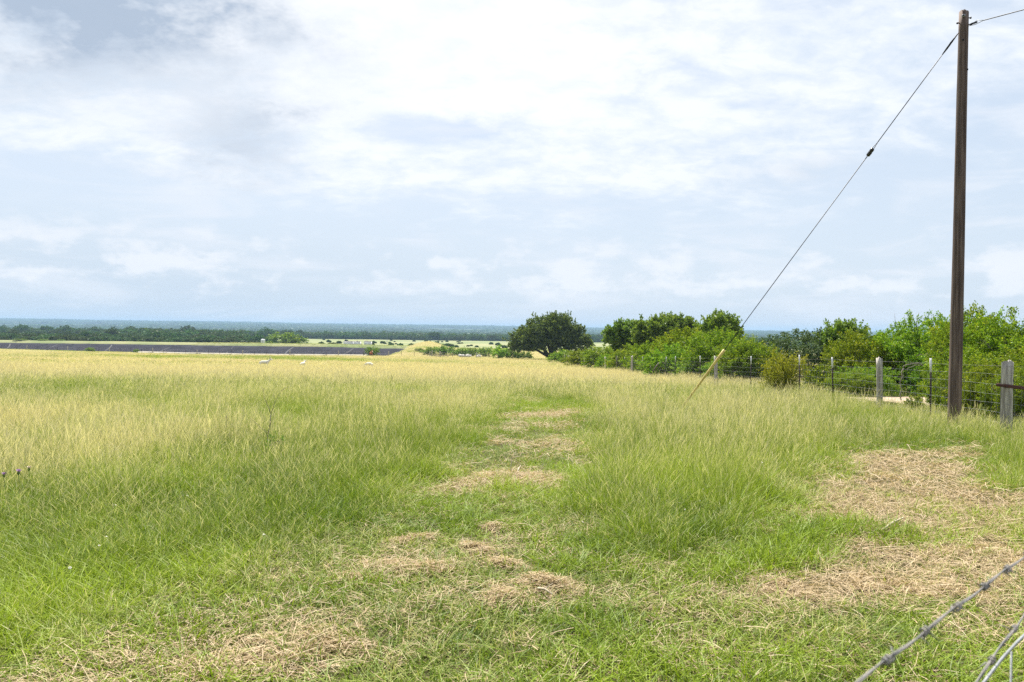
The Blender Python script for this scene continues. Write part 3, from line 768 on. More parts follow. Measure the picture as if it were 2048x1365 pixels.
# (pixel column, skyline row, distance, drawn width in pixels, kind, label)
HEDGE = [
    (1130, 701, 112, 60, 'm', 'low light green bush where the post fence meets the lone oak'),
    (1163, 697, 92, 62, 'm', 'light green bush next to the row of small far fence posts'),
    (1205, 692, 78, 74, 'm', 'rounded bright green bush left of the dark fence-side tree'),
    (1262, 694, 60, 80, 'm', 'bright green bush under the left edge of the dark fence-side tree'),
    (1302, 680, 54, 84, 'm', 'spiky-topped bright green bush in front of the dark fence-side tree'),
    (1368, 654, 47, 100, 'm', 'bright bush with one tall spike beside the dark fence-side tree'),
    (1345, 690, 44, 90, 'm', 'low bright bush behind the tangled dead branch at the fence'),
    (1432, 656, 40, 122, 'n', 'big bright shrub behind the top of the yellow guy guard'),
    (1500, 676, 35, 105, 'n', 'bright shrub right of the yellow guy guard with valley view above'),
    (1478, 700, 36, 90, 'n', 'low bright shrub filling the fence line right of the guy guard'),
    (1725, 662, 28, 130, 'n', 'bright shrub with upright tips right of the vine-covered mound'),
    (1790, 654, 28, 130, 'n', 'bright shrub behind the wooden post nearest the dirt track'),
    (1858, 626, 27, 150, 'n', 'tall rounded shrub left of the utility pole topped by bare twigs'),
    (1880, 690, 25.5, 120, 'n', 'low shrub directly above the dirt track beside the pole'),
    (1944, 610, 20.5, 150, 'n', 'tallest bright shrub with a pointed shoot just right of the pole'),
    (1992, 628, 19.5, 140, 'n', 'yellow-tipped bright shrub right of the pole behind the wire mesh'),
    (2060, 622, 18.5, 190, 'n', 'bright shrub cut off by the right picture edge'),
    (1950, 690, 18.2, 150, 'n', 'low dense shrub behind the wire mesh right of the pole'),
    (2030, 700, 16.6, 160, 'n', 'low dense shrub behind the thick wooden post with rusty rail'),
    (2170, 640, 17, 200, 'n', 'bright shrub beyond the right picture edge'),
    (1702, 738, 24.2, 90, 'n', 'low leafy growth at the fence foot left of the wooden post by the track'),
    (1738, 728, 25.0, 90, 'n', 'low leafy growth touching the wooden post by the track on its left'),
    (1897, 726, 18.6, 90, 'n', 'low dark growth hugging the left side of the pole base'),
    (1935, 722, 17.4, 110, 'n', 'low growth at the fence foot just right of the pole'),
    (1978, 728, 16.3, 110, 'n', 'low growth between the pole and the thick corner post'),
    (2036, 730, 15.4, 110, 'n', 'low growth right behind the rusty brace pipe'),
    (1452, 712, 37.0, 80, 'n', 'low growth at the fence foot below the tip of the guy guard'),
    (1405, 708, 40.5, 80, 'm', 'low growth at the fence foot left of the guy guard'),
    (1312, 712, 50.0, 60, 'm', 'low growth behind the pale post left of the dead branches'),
    (1283, 710, 56.0, 50, 'm', 'low growth between two pale posts left of the dead branches'),
    (1245, 706, 62.0, 50, 'm', 'low growth at the fence foot below the left dark trees'),
    (1215, 706, 70.0, 44, 'm', 'low growth at the fence foot left of the dark trees')]
for i, (px, yt, d, wpx, kd, lab) in enumerate(HEDGE):
    x, h, zg = top_height(px, yt, d); w = wpx * d / FPX
    pr = near_shrubs[i % 5] if kd == 'n' else mid_shrubs[i % 3]
    W0, H0 = (3.6, 3.0) if kd == 'n' else (4.2, 3.2)
    sxy = max(w / W0 * 1.2, .35 * h / H0); sz_ = h / H0 * .93
    place(pr, (x, d, zg - .03), RNG.uniform(0, 6.28), (sxy, min(sxy, 1.2), sz_), lab, 'shrub', 'shrubs of the thicket behind the fence')

# lone live oak
rng = np.random.default_rng(5)
ox = at(1103, 716, 150)[0]
lob = [(0, 0, 5.0, 4.2, 4.0, 3.0, 400), (-4.3, .5, 3.2, 3.2, 3.0, 2.2, 230), (3.6, -.4, 3.6, 3.6, 3.2, 2.3, 260), (-1.8, -1, 4.3, 3.6, 3.2, 2.6, 240), (1.8, .5, 5.6, 3.0, 3, 2.4, 200), (5.3, .3, 2.9, 2.0, 2.0, 1.5, 70), (-5.6, 0, 2.5, 1.9, 1.9, 1.3, 60), (0, -1.5, 3.0, 4.5, 2.5, 1.8, 120)]
oak = plant('oak_tree', lob, crown_mesh('oak_crown', lob, 30, 1.0, .34, .25, 6, M['oak_leaf'], low=-.55, shell=.4), trunk_mb(lob, .42, rng, 1).mesh('oak_trunk', True), M['dark_bark'])
place(oak, (ox, 150, gz(ox, 150) - .1), 0, (1.02, 1.0, 1.06), 'broad dark evergreen oak standing alone where the fence ends', 'tree')

# darker broadleaf trees rising over the thicket
def dark_tree(px0, px1, yt, d, seed, label, nl=4, mat='dark_leaf', thin=1.0):
    rng = np.random.default_rng(seed); pc = (px0 + px1) / 2; x, h, zg = top_height(pc, yt, d); w = (px1 - px0) * d / FPX
    lob = []
    for i in range(nl):
        fx = (i + .5) / nl - .5; hh = h * (1 - .9 * fx * fx) * rng.uniform(.86, 1.0)
        rz_ = h * rng.uniform(.20, .27); lob.append((fx * w * .8, rng.normal(0, .1 * w), hh - rz_, w / nl * .95, w / nl * .9, rz_, int(thin * 230)))
    lob.append((0, 0, h * .48, w * .42, w * .35, h * .28, int(thin * 260)))
    k = d / 60
    p = plant('broadleaf_tree', lob, crown_mesh('tree_crown', lob, 36, .62 * k ** .4, .17 * max(.75, k), .35, seed + 1, M[mat], low=-.5), trunk_mb(lob, .13, rng, 1).mesh('tree_trunk', True), M['dark_bark'])
    return place(p, (x, d, zg - .05), 0, 1, label, 'tree', 'dark trees rising above the thicket')
dark_tree(1222, 1300, 640, 88, 21, 'lower left lobe of dark trees, next to the lone oak', 3)
dark_tree(1275, 1402, 627, 84, 23, 'wide dark rounded tree, largest above the thicket', 5)
dark_tree(1402, 1474, 628, 62, 25, 'small open-crowned dark tree just left of the guy wire', 3, thin=.8)
dark_tree(1668, 1726, 640, 37, 27, 'sparse dark treetop poking up right of the vine-covered mound', 2, thin=.45)

# vine-covered mound
rng = np.random.default_rng(61)
vx, vh, vz = top_height(1610, 668, 38)
lob = [(-1.9, 0, 1.5, 1.3, 1.2, 1.3, 130), (-.4, 0, 1.75, 1.5, 1.3, 1.5, 170), (1.3, 0, 1.85, 1.4, 1.3, 1.5, 160), (2.3, .2, 1.6, 1.0, 1.1, 1.4, 90), (0, -.6, 1.0, 2.6, 1.0, 1.0, 150)]
vm = plant('vine_mound', lob, crown_mesh('vine_crown', lob, 40, .42, .12, -.25, 62, M['vine'], shell=.75, spread=.6), trunk_mb(lob, .06, rng, 2).mesh('vine_stems', True), M['bark'])
place(vm, (vx, 38, vz), 0, (.88, 1, vh / 3.35), 'grey-green mound of vines smothering a bush, behind the steel fence posts', 'vine')

# single plants by the fence
ys_ = make_shrub('yellow_shrub', 1.35, 1.15, 71, 'yellow_leaf', nl=7, spr=420, nleaf=26, L=.34, leaf=.045, upb=1.3, r0=.012, stems=5, shell=.2, spread=.22)
x_, h_, z_ = top_height(1563, 714, 23.6)
place(ys_, (x_, 23.6, z_), .4, (1.0, .9, h_ / 1.2), 'fine-leaved yellow-green shrub growing through the wire fence', 'shrub')
gs_ = make_shrub('young_shrub', .95, .75, 75, 'hedge', nl=4, spr=70, nleaf=34, L=.22, leaf=.075, upb=.4, r0=.012, stems=3)
x_, h_, z_ = top_height(1635, 738, 25)
place(gs_, (x_, 25, z_), 1, (1.05, 1, h_ / .78), 'small dark green shrub between the two white-tipped steel posts', 'shrub')
x_, h_, z_ = top_height(1828, 796, 17.6)
place(gs_, (x_, 17.6, z_), 2.2, (.42, .42, max(.35, h_ / .78)), 'little green weed in the grass before the dirt track', 'weed')
x_, h_, z_ = top_height(1830, 772, 26)
for px, yt, d, w, lab in ((1795, 774, 25.7, .5, 'low green weed at the left end of the dirt track'), (1822, 773, 25.9, .6, 'low green weed at the back edge of the dirt track')):
    x_, h_, z_ = top_height(px, yt, d); place(gs_, (x_, d, z_), px, (w, w, max(.3, h_ / .78)), lab, 'weed')

# thicket of bushes between the field and the far pasture
FARB = [(862, 696, 22, 'dark bush at the foot of the sandy mound'), (888, 694, 36, 'wide dark bush behind the brush pile'), (910, 701, 22, 'round bush right of the brush pile'), (926, 698, 20, 'dark bush above the pale rocks'),
        (945, 698, 26, 'bush behind the pale rocks'), (942, 706, 24, 'small bright bush low among the pale rocks'), (969, 697, 28, 'dark bush midway between rocks and oak'), (999, 697, 36, 'bright round bush near the oak'),
        (1026, 702, 24, 'low bush touching the left side of the oak'), (1050, 706, 30, 'low scrub beneath the oak crown')]
far_bush = [make_shrub('bush', 4.0, 3.0, 400 + k * 3, 'dark_leaf' if k < 2 else 'hedge', nl=5, spr=110, nleaf=22, L=.9, leaf=.32, upb=.4) for k in range(3)]
for i, (px, yt, wpx, lab) in enumerate(FARB):
    d = 216 + 6 * (i % 3) if px < 990 else 168 + i
    x, h, zg = top_height(px, yt, d); w = wpx * d / FPX
    h = max(h, 1.5)
    place(far_bush[2 if 'bright' in lab else i % 2], (x, d, zg - .05), i * 1.3, (w / 4 * 1.15, w / 4 * 1.1, h / 3.0), lab, 'bush', 'bushes beyond the field')
for px, yt, d, wpx, lab in ((568, 668, 352, 52, 'large dark rounded bush on the far bank of the basin'), (596, 675, 350, 34, 'smaller bush joined to the right of the large dark one'), (745, 696, 205, 22, 'upright bush behind the rust-coloured cow'),
                            (180, 696, 214, 13, 'small round green bush at the far fence, left of the cows'), (272, 699, 213, 9, 'tiny dark bush at the far fence below the liner'),
                            (85, 683, 344, 16, 'dark bush on the far bank at far left'), (122, 683, 345, 12, 'dark little bush on the far bank above the liner'), (40, 684, 344, 20, 'leftmost dark bush on the far bank'),
                            (850, 706, 222, 20, 'olive weeds on the face of the sandy mound'), (838, 703, 226, 16, 'olive tuft higher on the sandy mound')):
    x, h, zg = top_height(px, yt, d); w = wpx * d / FPX
    place(far_bush[int(px) % 2], (x, d, zg - .05), px, (w / 4 * 1.2, w / 4 * 1.1, max(h, .7) / 3.0), lab, 'bush')

# woodland: individual trees in the rows that can be told apart, one mass beyond
def wood_tree_mesh(seed, w, h):
    rng = np.random.default_rng(seed); lob = shrub_lobes(rng, w, h * .9, 6, 170)
    V, Q, t = crown_arrays(lob, 18, .5, .62, .0, rng, low=-.6, spread=1.1, shell=.7)
    V[:, 2] = np.maximum(V[:, 2], .05)
    tb = trunk_mb(lob[:3], .22, rng, 1); tv = np.array([tuple(v) for v in tb.V]); o_ = len(V)
    me = mesh_arrays('woodland_tree', np.concatenate([V, tv]), np.concatenate([Q, np.array(tb.Q) + o_]), np.array(tb.T) + o_, {'tint': np.concatenate([t, np.full(len(tv), .2)])})
    me.materials.append(M['wood_leaf']); me.materials.append(M['dark_bark'])
    mi = np.zeros(len(me.polygons), np.int32); nq = len(Q); mi[nq:] = 1; me.polygons.foreach_set('material_index', mi)
    return me
wood_me = [wood_tree_mesh(500 + k, 8.0, 6.5) for k in range(6)]
def wood_tree(px, d, h, w, label, group, i):
    X = ray(px, 670)[0] / ray(px, 670)[1] * d
    o = obj('woodland_tree', wood_me[i % 6], None, None, (X, d, gz(X, d) - .2)); o.rotation_euler = (0, 0, RNG.uniform(0, 6.28))
    o.scale = (w / 8, w / 8, h / 6.5); return tag(o, label, 'tree', group)
i = 0
for row, (d0, d1, n, h0, h1) in enumerate(((372, 400, 34, 2.8, 4.2), (410, 450, 34, 3.8, 5.0), (470, 540, 34, 4.2, 5.8))):
    for k in range(n):
        px = -40 + 590 * (k + RNG.uniform(-.35, .35)) / n
        if 505 < px < 540 and row == 0: continue
        wood_tree(px, RNG.uniform(d0, d1), RNG.uniform(h0, h1) * (1.0 if px < 430 else .85) * (1.45 if RNG.uniform() < .22 and row else 1), RNG.uniform(7, 12), 'green tree in the wood behind the far bank of the basin', 'trees behind the basin', i); i += 1
for k in range(74):
    px = 545 + 700 * (k + RNG.uniform(-.4, .4)) / 74
    big = RNG.uniform() < .2
    wood_tree(px, RNG.uniform(838, 880), RNG.uniform(6.2, 8.4) * (1.4 if big else .95), RNG.uniform(11, 17), 'dark tree in the belt beyond the far pasture', 'tree belt beyond the pasture', i); i += 1
for k in range(58):
    px = -60 + 640 * (k + RNG.uniform(-.4, .4)) / 58
    wood_tree(px, RNG.uniform(640, 760), RNG.uniform(5.5, 7.6) * (1.5 if RNG.uniform() < .25 else 1), RNG.uniform(11, 17), 'bluish dark tree in the second row behind the basin wood', 'second row of the wood', i); i += 1
for k in range(20):
    px = 1460 + 130 * (k + RNG.uniform(-.4, .4)) / 20
    wood_tree(px, RNG.uniform(420, 620), RNG.uniform(5.0, 7.5), RNG.uniform(9, 13), 'dark tree seen in the gap above the thicket', 'trees in the gap of the thicket', i); i += 1
# scattered scrub on the far pasture
scrub_me = [wood_tree_mesh(560 + k, 4.0, 2.0) for k in range(3)]
for k in range(64):
    px = RNG.uniform(640, 1022); f = RNG.uniform(0, 1); d = 360 + 400 * f ** 1.6
    X = ray(px, 690)[0] / ray(px, 690)[1] * d
    o = obj('scrub_bush', scrub_me[k % 3], None, None, (X, d, gz(X, d) - .1)); s = RNG.uniform(.35, .75); o.scale = (s, s, s * .95); o.rotation_euler = (0, 0, k)
    tag(o, 'small dark scrub bush dotted on the pale far pasture', 'bush', 'scrub on the far pasture')
# the far woods as one mass
def grove(r):
    V, Q, t = crown_arrays([(0, 0, .5, 1.0, 1.0, .62, 26), (.8, .3, .4, .7, .7, .5, 12), (-.7, -.4, .42, .7, .7, .5, 12)], 6, .16, .34, .0, r, low=-.4, spread=.8)
    return V, Q, np.zeros((0, 3), int), t, np.zeros(len(V))
Cg = bpy.data.collections.new('grove')
for k in range(5):
    V, Q, T, t, _b = grove(np.random.default_rng(900 + k)); me = mesh_arrays('grove_%d' % k, V, Q, None, {'tint': t}); me.materials.append(M['wood_leaf'])
    Cg.objects.link(bpy.data.objects.new('grove_%d' % k, me))
P, S = [], []
for d0, d1, g, h in ((560, 900, 11, 4.2), (900, 1500, 15, 5), (1500, 3000, 30, 6), (3000, 7300, 62, 7)):
    gx_, gy_ = np.meshgrid(np.arange(-.78 * d1 - 50, .78 * d1 + 50, g), np.arange(d0, d1, g))
    x = gx_.ravel() + RNG.uniform(-.5, .5, gx_.size) * g; y = gy_.ravel() + RNG.uniform(-.5, .5, gx_.size) * g
    k = np.abs(x) < .74 * y + 40
    clear = fbm(x, y * .5, 420 if d0 > 1400 else 140, 77, 3)
    k &= clear < (.60 if d0 > 1400 else .66)
    if d0 < 900: k &= ((x < -.30 * y) | (x > .34 * y)) & (fbm(x, y, 60, 78) < .62)
    x, y = x[k], y[k]; s = g * RNG.uniform(.55, .95, len(x))
    P.append(np.stack([x, y, gz(x, y) - 1.0], -1)); S.append(np.stack([s, s, h * RNG.uniform(.8, 1.6, len(x))], -1))
P = np.concatenate(P); S = np.concatenate(S); n = len(P); print('groves', n)
scatter('woods', Cg, P, np.stack([np.zeros(n), np.zeros(n), RNG.uniform(0, 6.28, n)], -1), S, RNG.integers(0, 5, n), {'dry': np.zeros(n)}, 'bluish wooded country with clearings running to the far ridge', 'woods')

# ================================================================== utility pole, guy and overhead cable
PD = 14.3
pb = at(1909, 842, PD); pt = at(1928, 24, PD); pb[2] = gz(pb[0], PD)
PB = Vector(pb); PT = Vector(pt)
pole = empty('utility_pole', PB, 0, 'tall dark brown wooden utility pole beside the wire fence', 'pole')
ax = (PT - PB)
b = MB(); n = 26; ring = 22
for i in range(n + 1):
    t = -.03 + 1.03 * i / n; r = .112 - .034 * max(t, 0)
    for k in range(ring):
        a = 2 * math.pi * k / ring; rr = r * (1 + .025 * math.sin(3 * a + 1.3 * t * 6) + .018 * math.sin(7 * a + 2.0) + RNG.normal(0, .006))
        zt = ax * t + Vector((rr * math.cos(a), rr * math.sin(a), 0))
        if i == n: zt.z += .012 * math.sin(2 * a) + RNG.normal(0, .006)
        b.V.append(zt)
for i in range(n):
    for k in range(ring): b.Q.append((i * ring + k, i * ring + (k + 1) % ring, (i + 1) * ring + (k + 1) % ring, (i + 1) * ring + k))
c_ = len(b.V); b.V.append(ax * 1.0 + Vector((0, 0, .004)))
for k in range(ring): b.T.append((n * ring + k, n * ring + (k + 1) % ring, c_))
obj('shaft', b.mesh('pole_shaft', True), M['pole'], pole)
def pole_pt(t, a, extra=0.0):
    r = .112 - .034 * t + extra; return ax * t + Vector((r * math.cos(a), r * math.sin(a), 0))
def bolt(t, a, ln, r=.010):
    p0 = pole_pt(t, a, -.03); p1 = pole_pt(t, a, ln)
    obj('bolt', MB().tube([p0, p1], r, 8).tube([p1 - (p1 - p0).normalized() * .02, p1], r * 1.9, 6).mesh('bolt'), M['cable'], pole)
FRONT = math.radians(-122)
p = pole_pt(.987, FRONT, -.004); q = pole_pt(.987, FRONT, .012)
wsh = obj('washer', MB().tube([p, q], .030, 14).mesh('washer'), M['galv'], pole)
obj('nut', MB().tube([pole_pt(.987, FRONT, .0), pole_pt(.987, FRONT, .035)], .013, 6).mesh('nut'), M['cable'], wsh)
for t, a, ln in ((.985, math.radians(-8), .045), (.972, math.radians(188), .055), (.969, math.radians(-12), .05), (.93, FRONT, .006), (.86, math.radians(-60), .01)):
    bolt(t, a, ln)

ga = Vector(at(1917, 66, PD)) ; gd = 18.2
gb = at(1360, 822, gd); gb[2] = gz(gb[0], gd); GB = Vector(gb)
guy = empty('guy_wire', GB, 0, 'guy wire slanting from the pole top down to its yellow guard', 'guy wire')
tA = ga - GB; gdir = tA.normalized(); glen = tA.length
def gp(s): return gdir * s
def frac(px, py):                       # place along the guy that shows at this pixel
    best = min(((np.dot(np.array(GB + gdir * s) - np.array((0, 0, EYE)), UP) / np.dot(np.array(GB + gdir * s) - np.array((0, 0, EYE)), FW) * -FPX + 682.5 - py) ** 2, s) for s in np.linspace(0, glen, 1500))
    return best[1]
s_ins = frac(1741, 305); s_grd = frac(1447, 701)
ref = gdir.cross(Vector((0, 0, 1))).normalized(); up_ = ref.cross(gdir)
obj('cable', MB().tube([gp(s_ins + .22), gp(glen)], .0075, 6).mesh('cable'), M['cable'], guy)
obj('cable', MB().tube([gp(-.1), gp(s_ins - .16)], .0075, 6).mesh('cable'), M['cable'], guy)
ins = obj('strain_insulator', MB().tube([gp(s_ins - .085), gp(s_ins - .07), gp(s_ins - .02), gp(s_ins), gp(s_ins + .02), gp(s_ins + .07), gp(s_ins + .085)], [.020, .036, .037, .029, .037, .036, .020], 12).mesh('insulator', True), M['insulator'], guy)
obj('wire_loop', MB().tube([gp(s_ins + .23), gp(s_ins + .12) + ref * .03, gp(s_ins) + ref * .040, gp(s_ins - .04) + ref * .02], .005, 5).tube([gp(s_ins + .23), gp(s_ins + .12) - ref * .03, gp(s_ins + .02) - ref * .040], .006, 5).mesh('loop'), M['cable'], ins)
obj('wire_loop', MB().tube([gp(s_ins - .17), gp(s_ins - .09) + ref * .022, gp(s_ins) + up_ * .04], .005, 5).tube([gp(s_ins - .17), gp(s_ins - .09) - ref * .022, gp(s_ins) - up_ * .04], .005, 5).mesh('loop'), M['cable'], ins)
obj('cable_grip', MB().tube([gp(glen - .42), gp(glen - .30), gp(glen - .16), gp(glen - .02)], [.009, .018, .016, .010], 8).mesh('grip', True), M['cable'], guy)
obj('thimble', MB().tube([gp(glen - .36), gp(glen - .2) + ref * .035, gp(glen)], .006, 5).tube([gp(glen - .36), gp(glen - .2) - ref * .02, gp(glen)], .006, 5).mesh('thimble'), M['cable'], guy)
g = MB(); g.tube([gp(.10), gp(.5), gp(s_grd - .2), gp(s_grd)], [.021, .024, .030, .032], 12)
obj('guard', g.mesh('guard', True), M['guard'], guy)
# overhead cable running on from the pole, sagging
oc = empty('overhead_cable', PT, 0, 'overhead cable leaving the pole top towards the right picture edge', 'cable')
st = Vector(at(1937, 49, PD)) - PT
hd = Vector((-gdir.x, -gdir.y, 0)) * -1
hd = Vector((gdir.x, gdir.y, 0)).normalized()
tgt = np.array(at(2048, 20, PD - 1.35)) - np.array(PT)
d1 = Vector(tgt) - st; dh = Vector((d1.x, d1.y, 0)).normalized(); slope = d1.z / Vector((d1.x, d1.y, 0)).length
pts = [st + dh * s + Vector((0, 0, slope * s + .0016 * s * s)) for s in (0, .12, .4, 1, 2, 4, 7, 11, 16, 24)]
obj('cable', MB().tube(pts[2:], .0085, 6).mesh('cable'), M['cable'], oc)
obj('dead_end_clamp', MB().tube([pts[0] - dh * .05, pts[1]], .009, 6).tube([pts[1] - dh * .03, pts[1] + (pts[2] - pts[1]) * .35], .017, 8).mesh('clamp'), M['cable'], oc)
obj('wire_loop', MB().tube([pts[1], pts[1].lerp(pts[2], .4) + Vector((0, 0, .03)), pts[2]], .005, 5).tube([pts[0] + Vector((0, 0, -.03)), pts[1].lerp(pts[2], .2) - Vector((0, 0, .035)), pts[2]], .0055, 5).mesh('loop'), M['galv'], oc)

# ================================================================== wire fence along the right
def wood_post_mesh(seed, h, r):
    rng = np.random.default_rng(seed); b = MB(); n, ring = 9, 12
    ph = rng.uniform(0, 6, 4); lx, ly = rng.normal(0, .025, 2)
    for i in range(n + 1):
        t = i / n
        for k in range(ring):
            a = 2 * math.pi * k / ring
            rr = r * (1.06 - .12 * t) * (1 + .10 * math.sin(2 * a + ph[0] + t) + .06 * math.sin(5 * a + ph[1] + 2 * t) + rng.normal(0, .02))
            z = -.25 + (h + .25) * t + (rng.normal(0, .012) + .03 * math.cos(a + ph[2]) if i == n else 0)
            b.V.append(Vector((rr * math.cos(a) + lx * t + .012 * math.sin(4 * t + ph[3]), rr * math.sin(a) + ly * t, z)))
    for i in range(n):
        for k in range(ring): b.Q.append((i * ring + k, i * ring + (k + 1) % ring, (i + 1) * ring + (k + 1) % ring, (i + 1) * ring + k))
    c_ = len(b.V); b.V.append(Vector((lx, ly, h - .01)))
    for k in range(ring): b.T.append((n * ring + k, n * ring + (k + 1) % ring, c_))
    return b.mesh('wood_post', True)
def steel_post_meshes(h):
    b = MB().box((0, 0, h / 2 - .25), .036, .005, h + .5 - .30).box((0, .014, h / 2 - .25), .005, .026, h + .5 - .30)
    for k in range(int(h / .055) - 6): b.box((0, -.005, .12 + k * .055), .010, .007, .010)
    tip = MB().box((0, 0, h - .12), .040, .009, .28).box((0, .015, h - .12), .009, .030, .28)
    return b.mesh('steel_post'), tip.mesh('white_tip')
wp = [wood_post_mesh(700 + k, 1.25, .066) for k in range(4)]; wthick = wood_post_mesh(720, 1.28, .090)
sp_me, st_me = steel_post_meshes(1.25)
FD0 = 8.0
fence = empty('wire_fence', (fence_x(FD0), FD0, gz(fence_x(FD0), FD0)), 0, 'long wire mesh fence with grey wooden and white-tipped steel posts on the right', 'fence')
FO = Vector(fence.location)
def fpos(d, z=0.0): x = fence_x(d); return Vector((x, d, float(gz(x, d)) + z)) - FO
# distance of a post whose foot shows at a pixel column
def fd(px):
    lo, hi_ = 5, 400
    for _ in range(60):
        mid = (lo + hi_) / 2; v = np.array((fence_x(mid), mid, gz(fence_x(mid), mid) + .9 - EYE)); c_ = 1024 + FPX * (v @ RT) / (v @ FW)
        if c_ > px: lo = mid
        else: hi_ = mid
    return lo
wood_px = [1760, 1433, 1302, 1264, 1234, 1210, 1182, 1168, 1156, 1145.5, 1137.7, 1130, 1123, 1116.5, 1111, 1106, 1101.5]
steel_px = [1863, 1668, 1600, 1502, 1401, 1350, 1330, 1284, 1249]
def add_post(d, me, nm, sc=1.0, tip=None):
    o = obj(nm, me, M['post'] if nm == 'wood_post' else M['steel_dark'], fence, fpos(d)); o.rotation_euler = (RNG.normal(0, .02), RNG.normal(0, .025), RNG.uniform(0, 6.28) if nm == 'wood_post' else RNG.normal(0, .15)); o.scale = (sc, sc, RNG.uniform(.97, 1.04))
    if tip: obj('white_tip', tip, M['white_paint'], o)
    return o
d_corner = fd(2014)
corner = add_post(d_corner, wthick, 'wood_post'); corner.rotation_euler = (0, 0, .3)
corner['label'] = 'thick weathered corner post wrapped with wire'
b = MB()
for k in range(5):
    z = .86 + .025 * k + .01 * math.sin(k * 2.1); pts = [Vector((.098 * math.cos(a), .098 * math.sin(a), z + .05 * math.sin(a + k))) for a in np.linspace(0, 6.3, 18)]
    b.tube(pts, .004, 4, False)
obj('wire_wrap', b.mesh('wire_wrap'), M['cable'], corner)
for px in wood_px: add_post(fd(px), wp[int(px) % 4], 'wood_post', 1.0 if px > 1200 else 1.1)
for px in steel_px: add_post(fd(px), sp_me, 'steel_post', 1.0, st_me)
d_near = d_corner - 2.4
add_post(d_near, wthick, 'wood_post')
a0 = fpos(d_corner, .85); a1 = fpos(d_near, .82)
obj('brace_pipe', MB().tube([a0 + (a0 - a1).normalized() * .11 + Vector((-.09, 0, 0)), a1 + Vector((-.09, 0, 0))], .030, 10).mesh('brace_pipe', True), M['rust'], fence)
ds = np.concatenate([np.arange(FD0, 60, 1.0), np.arange(60, 156, 4.0)])
for z, nm in ((1.17, 'barbed_wire'), (1.02, 'mesh_wire'), (.86, 'mesh_wire'), (.70, 'mesh_wire'), (.54, 'mesh_wire'), (.38, 'mesh_wire'), (.22, 'mesh_wire'), (.08, 'mesh_wire')):
    pts = [fpos(d, z + .012 * math.sin(d * 1.7 + z * 9) + RNG.normal(0, .004)) + Vector((-.075, 0, 0)) for d in ds]
    b = MB().tube(pts, .0019 if nm == 'mesh_wire' else .0026, 4, False)
    if nm == 'barbed_wire':
        for d in np.arange(FD0, 40, .16):
            p = fpos(d, z) + Vector((-.075, 0, 0)); v = Vector(RNG.normal(0, 1, 3)).normalized() * .02; b.tube([p - v, p + v], .0018, 3, False)
    obj(nm, b.mesh(nm), M['galv'] if nm == 'mesh_wire' else M['old_wire'], fence)
b = MB()
for d in np.arange(FD0, 60, .16):
    p0 = fpos(d, .02) + Vector((-.075, 0, 0)); p1 = fpos(d + RNG.normal(0, .01), 1.02) + Vector((-.075, 0, 0)); b.tube([p0, p0.lerp(p1, .5) + Vector((RNG.normal(0, .006), RNG.normal(0, .008), 0)), p1], .0015, 3, False)
tag(obj('mesh_stays', b.mesh('mesh_stays'), M['galv'], fence), kind='stuff')

# dead branches lying in the fence line
def branch_thing(name, base, segs, label, cat, mat, sides=6):
    e = empty(name, base, 0, label, cat)
    for k, (pts, r0, r1) in enumerate(segs):
        pts = [Vector(p) for p in pts]; m_ = len(pts)
        obj('stem' if k == 0 else 'branch', MB().tube(pts, [r0 + (r1 - r0) * i / (m_ - 1) for i in range(m_)], sides).mesh('branch', True), mat, e)
    return e
def arc(px0, y0, px1, y1, d, bow, n=7):
    A = at(px0, y0, d); B = at(px1, y1, d); return [A + (B - A) * t + np.array((0, 0, bow * 4 * t * (1 - t))) + RNG.normal(0, .02, 3) for t in np.linspace(0, 1, n)]
bs = ground_hit(1332, 762)
rel = lambda pts, o: [tuple(np.array(p) - np.array(o)) for p in pts]
base = (fence_x(44) + .4, 43.0, float(gz(fence_x(44) + .4, 43)))
branch_thing('dead_branch', base, [(rel(arc(1302, 752, 1345, 752, 43, .75), base), .045, .015), (rel(arc(1318, 742, 1336, 733, 43, .1), base), .02, .008), (rel(arc(1355, 753, 1372, 742, 42.5, .05), base), .05, .03), (rel(arc(1310, 750, 1330, 742, 43, .3), base), .02, .008)],
             'tangle of arching grey dead branches against the fence', 'branch', M['twig'])
base = (fence_x(18.6) + 1.2, 19.4, float(gz(fence_x(18.6) + 1.2, 19.4)))
branch_thing('dead_branch', base, [(rel(arc(1806, 735, 1862, 736, 19.4, .10), base), .016, .008), (rel(arc(1812, 740, 1848, 730, 19.4, .05), base), .010, .004), (rel(arc(1836, 712, 1866, 711, 19.6, .02), base), .008, .004), (rel(arc(1870, 738, 1898, 748, 19.4, -.06), base), .008, .004), (rel(arc(1806, 735, 1800, 800, 19.4, 0), base), .016, .014)],
             'bare pale branch reaching over the white-tipped post by the dirt track', 'branch', M['twig'])
base = (float(at(1850, 640, 27)[0]), 27.0, float(gz(at(1850, 640, 27)[0], 27)))
segs = [(rel([at(1850, 800, 27), at(1838, 700, 27), at(1832, 650, 27), at(1838, 625, 27)], base), .03, .006)]
for k in range(9):
    x0 = RNG.uniform(1770, 1900); y0 = RNG.uniform(640, 662); segs.append((rel([at(1842 + (x0 - 1842) * .3, 700, 27), at(x0, y0, 27), at(x0 + RNG.uniform(-16, 14), y0 - RNG.uniform(14, 28), 27)], base), .012, .003))
branch_thing('bare_twigs', base, segs, 'fine bare twigs sticking out of the top of the tall rounded shrub', 'twigs', M['twig'], 4)

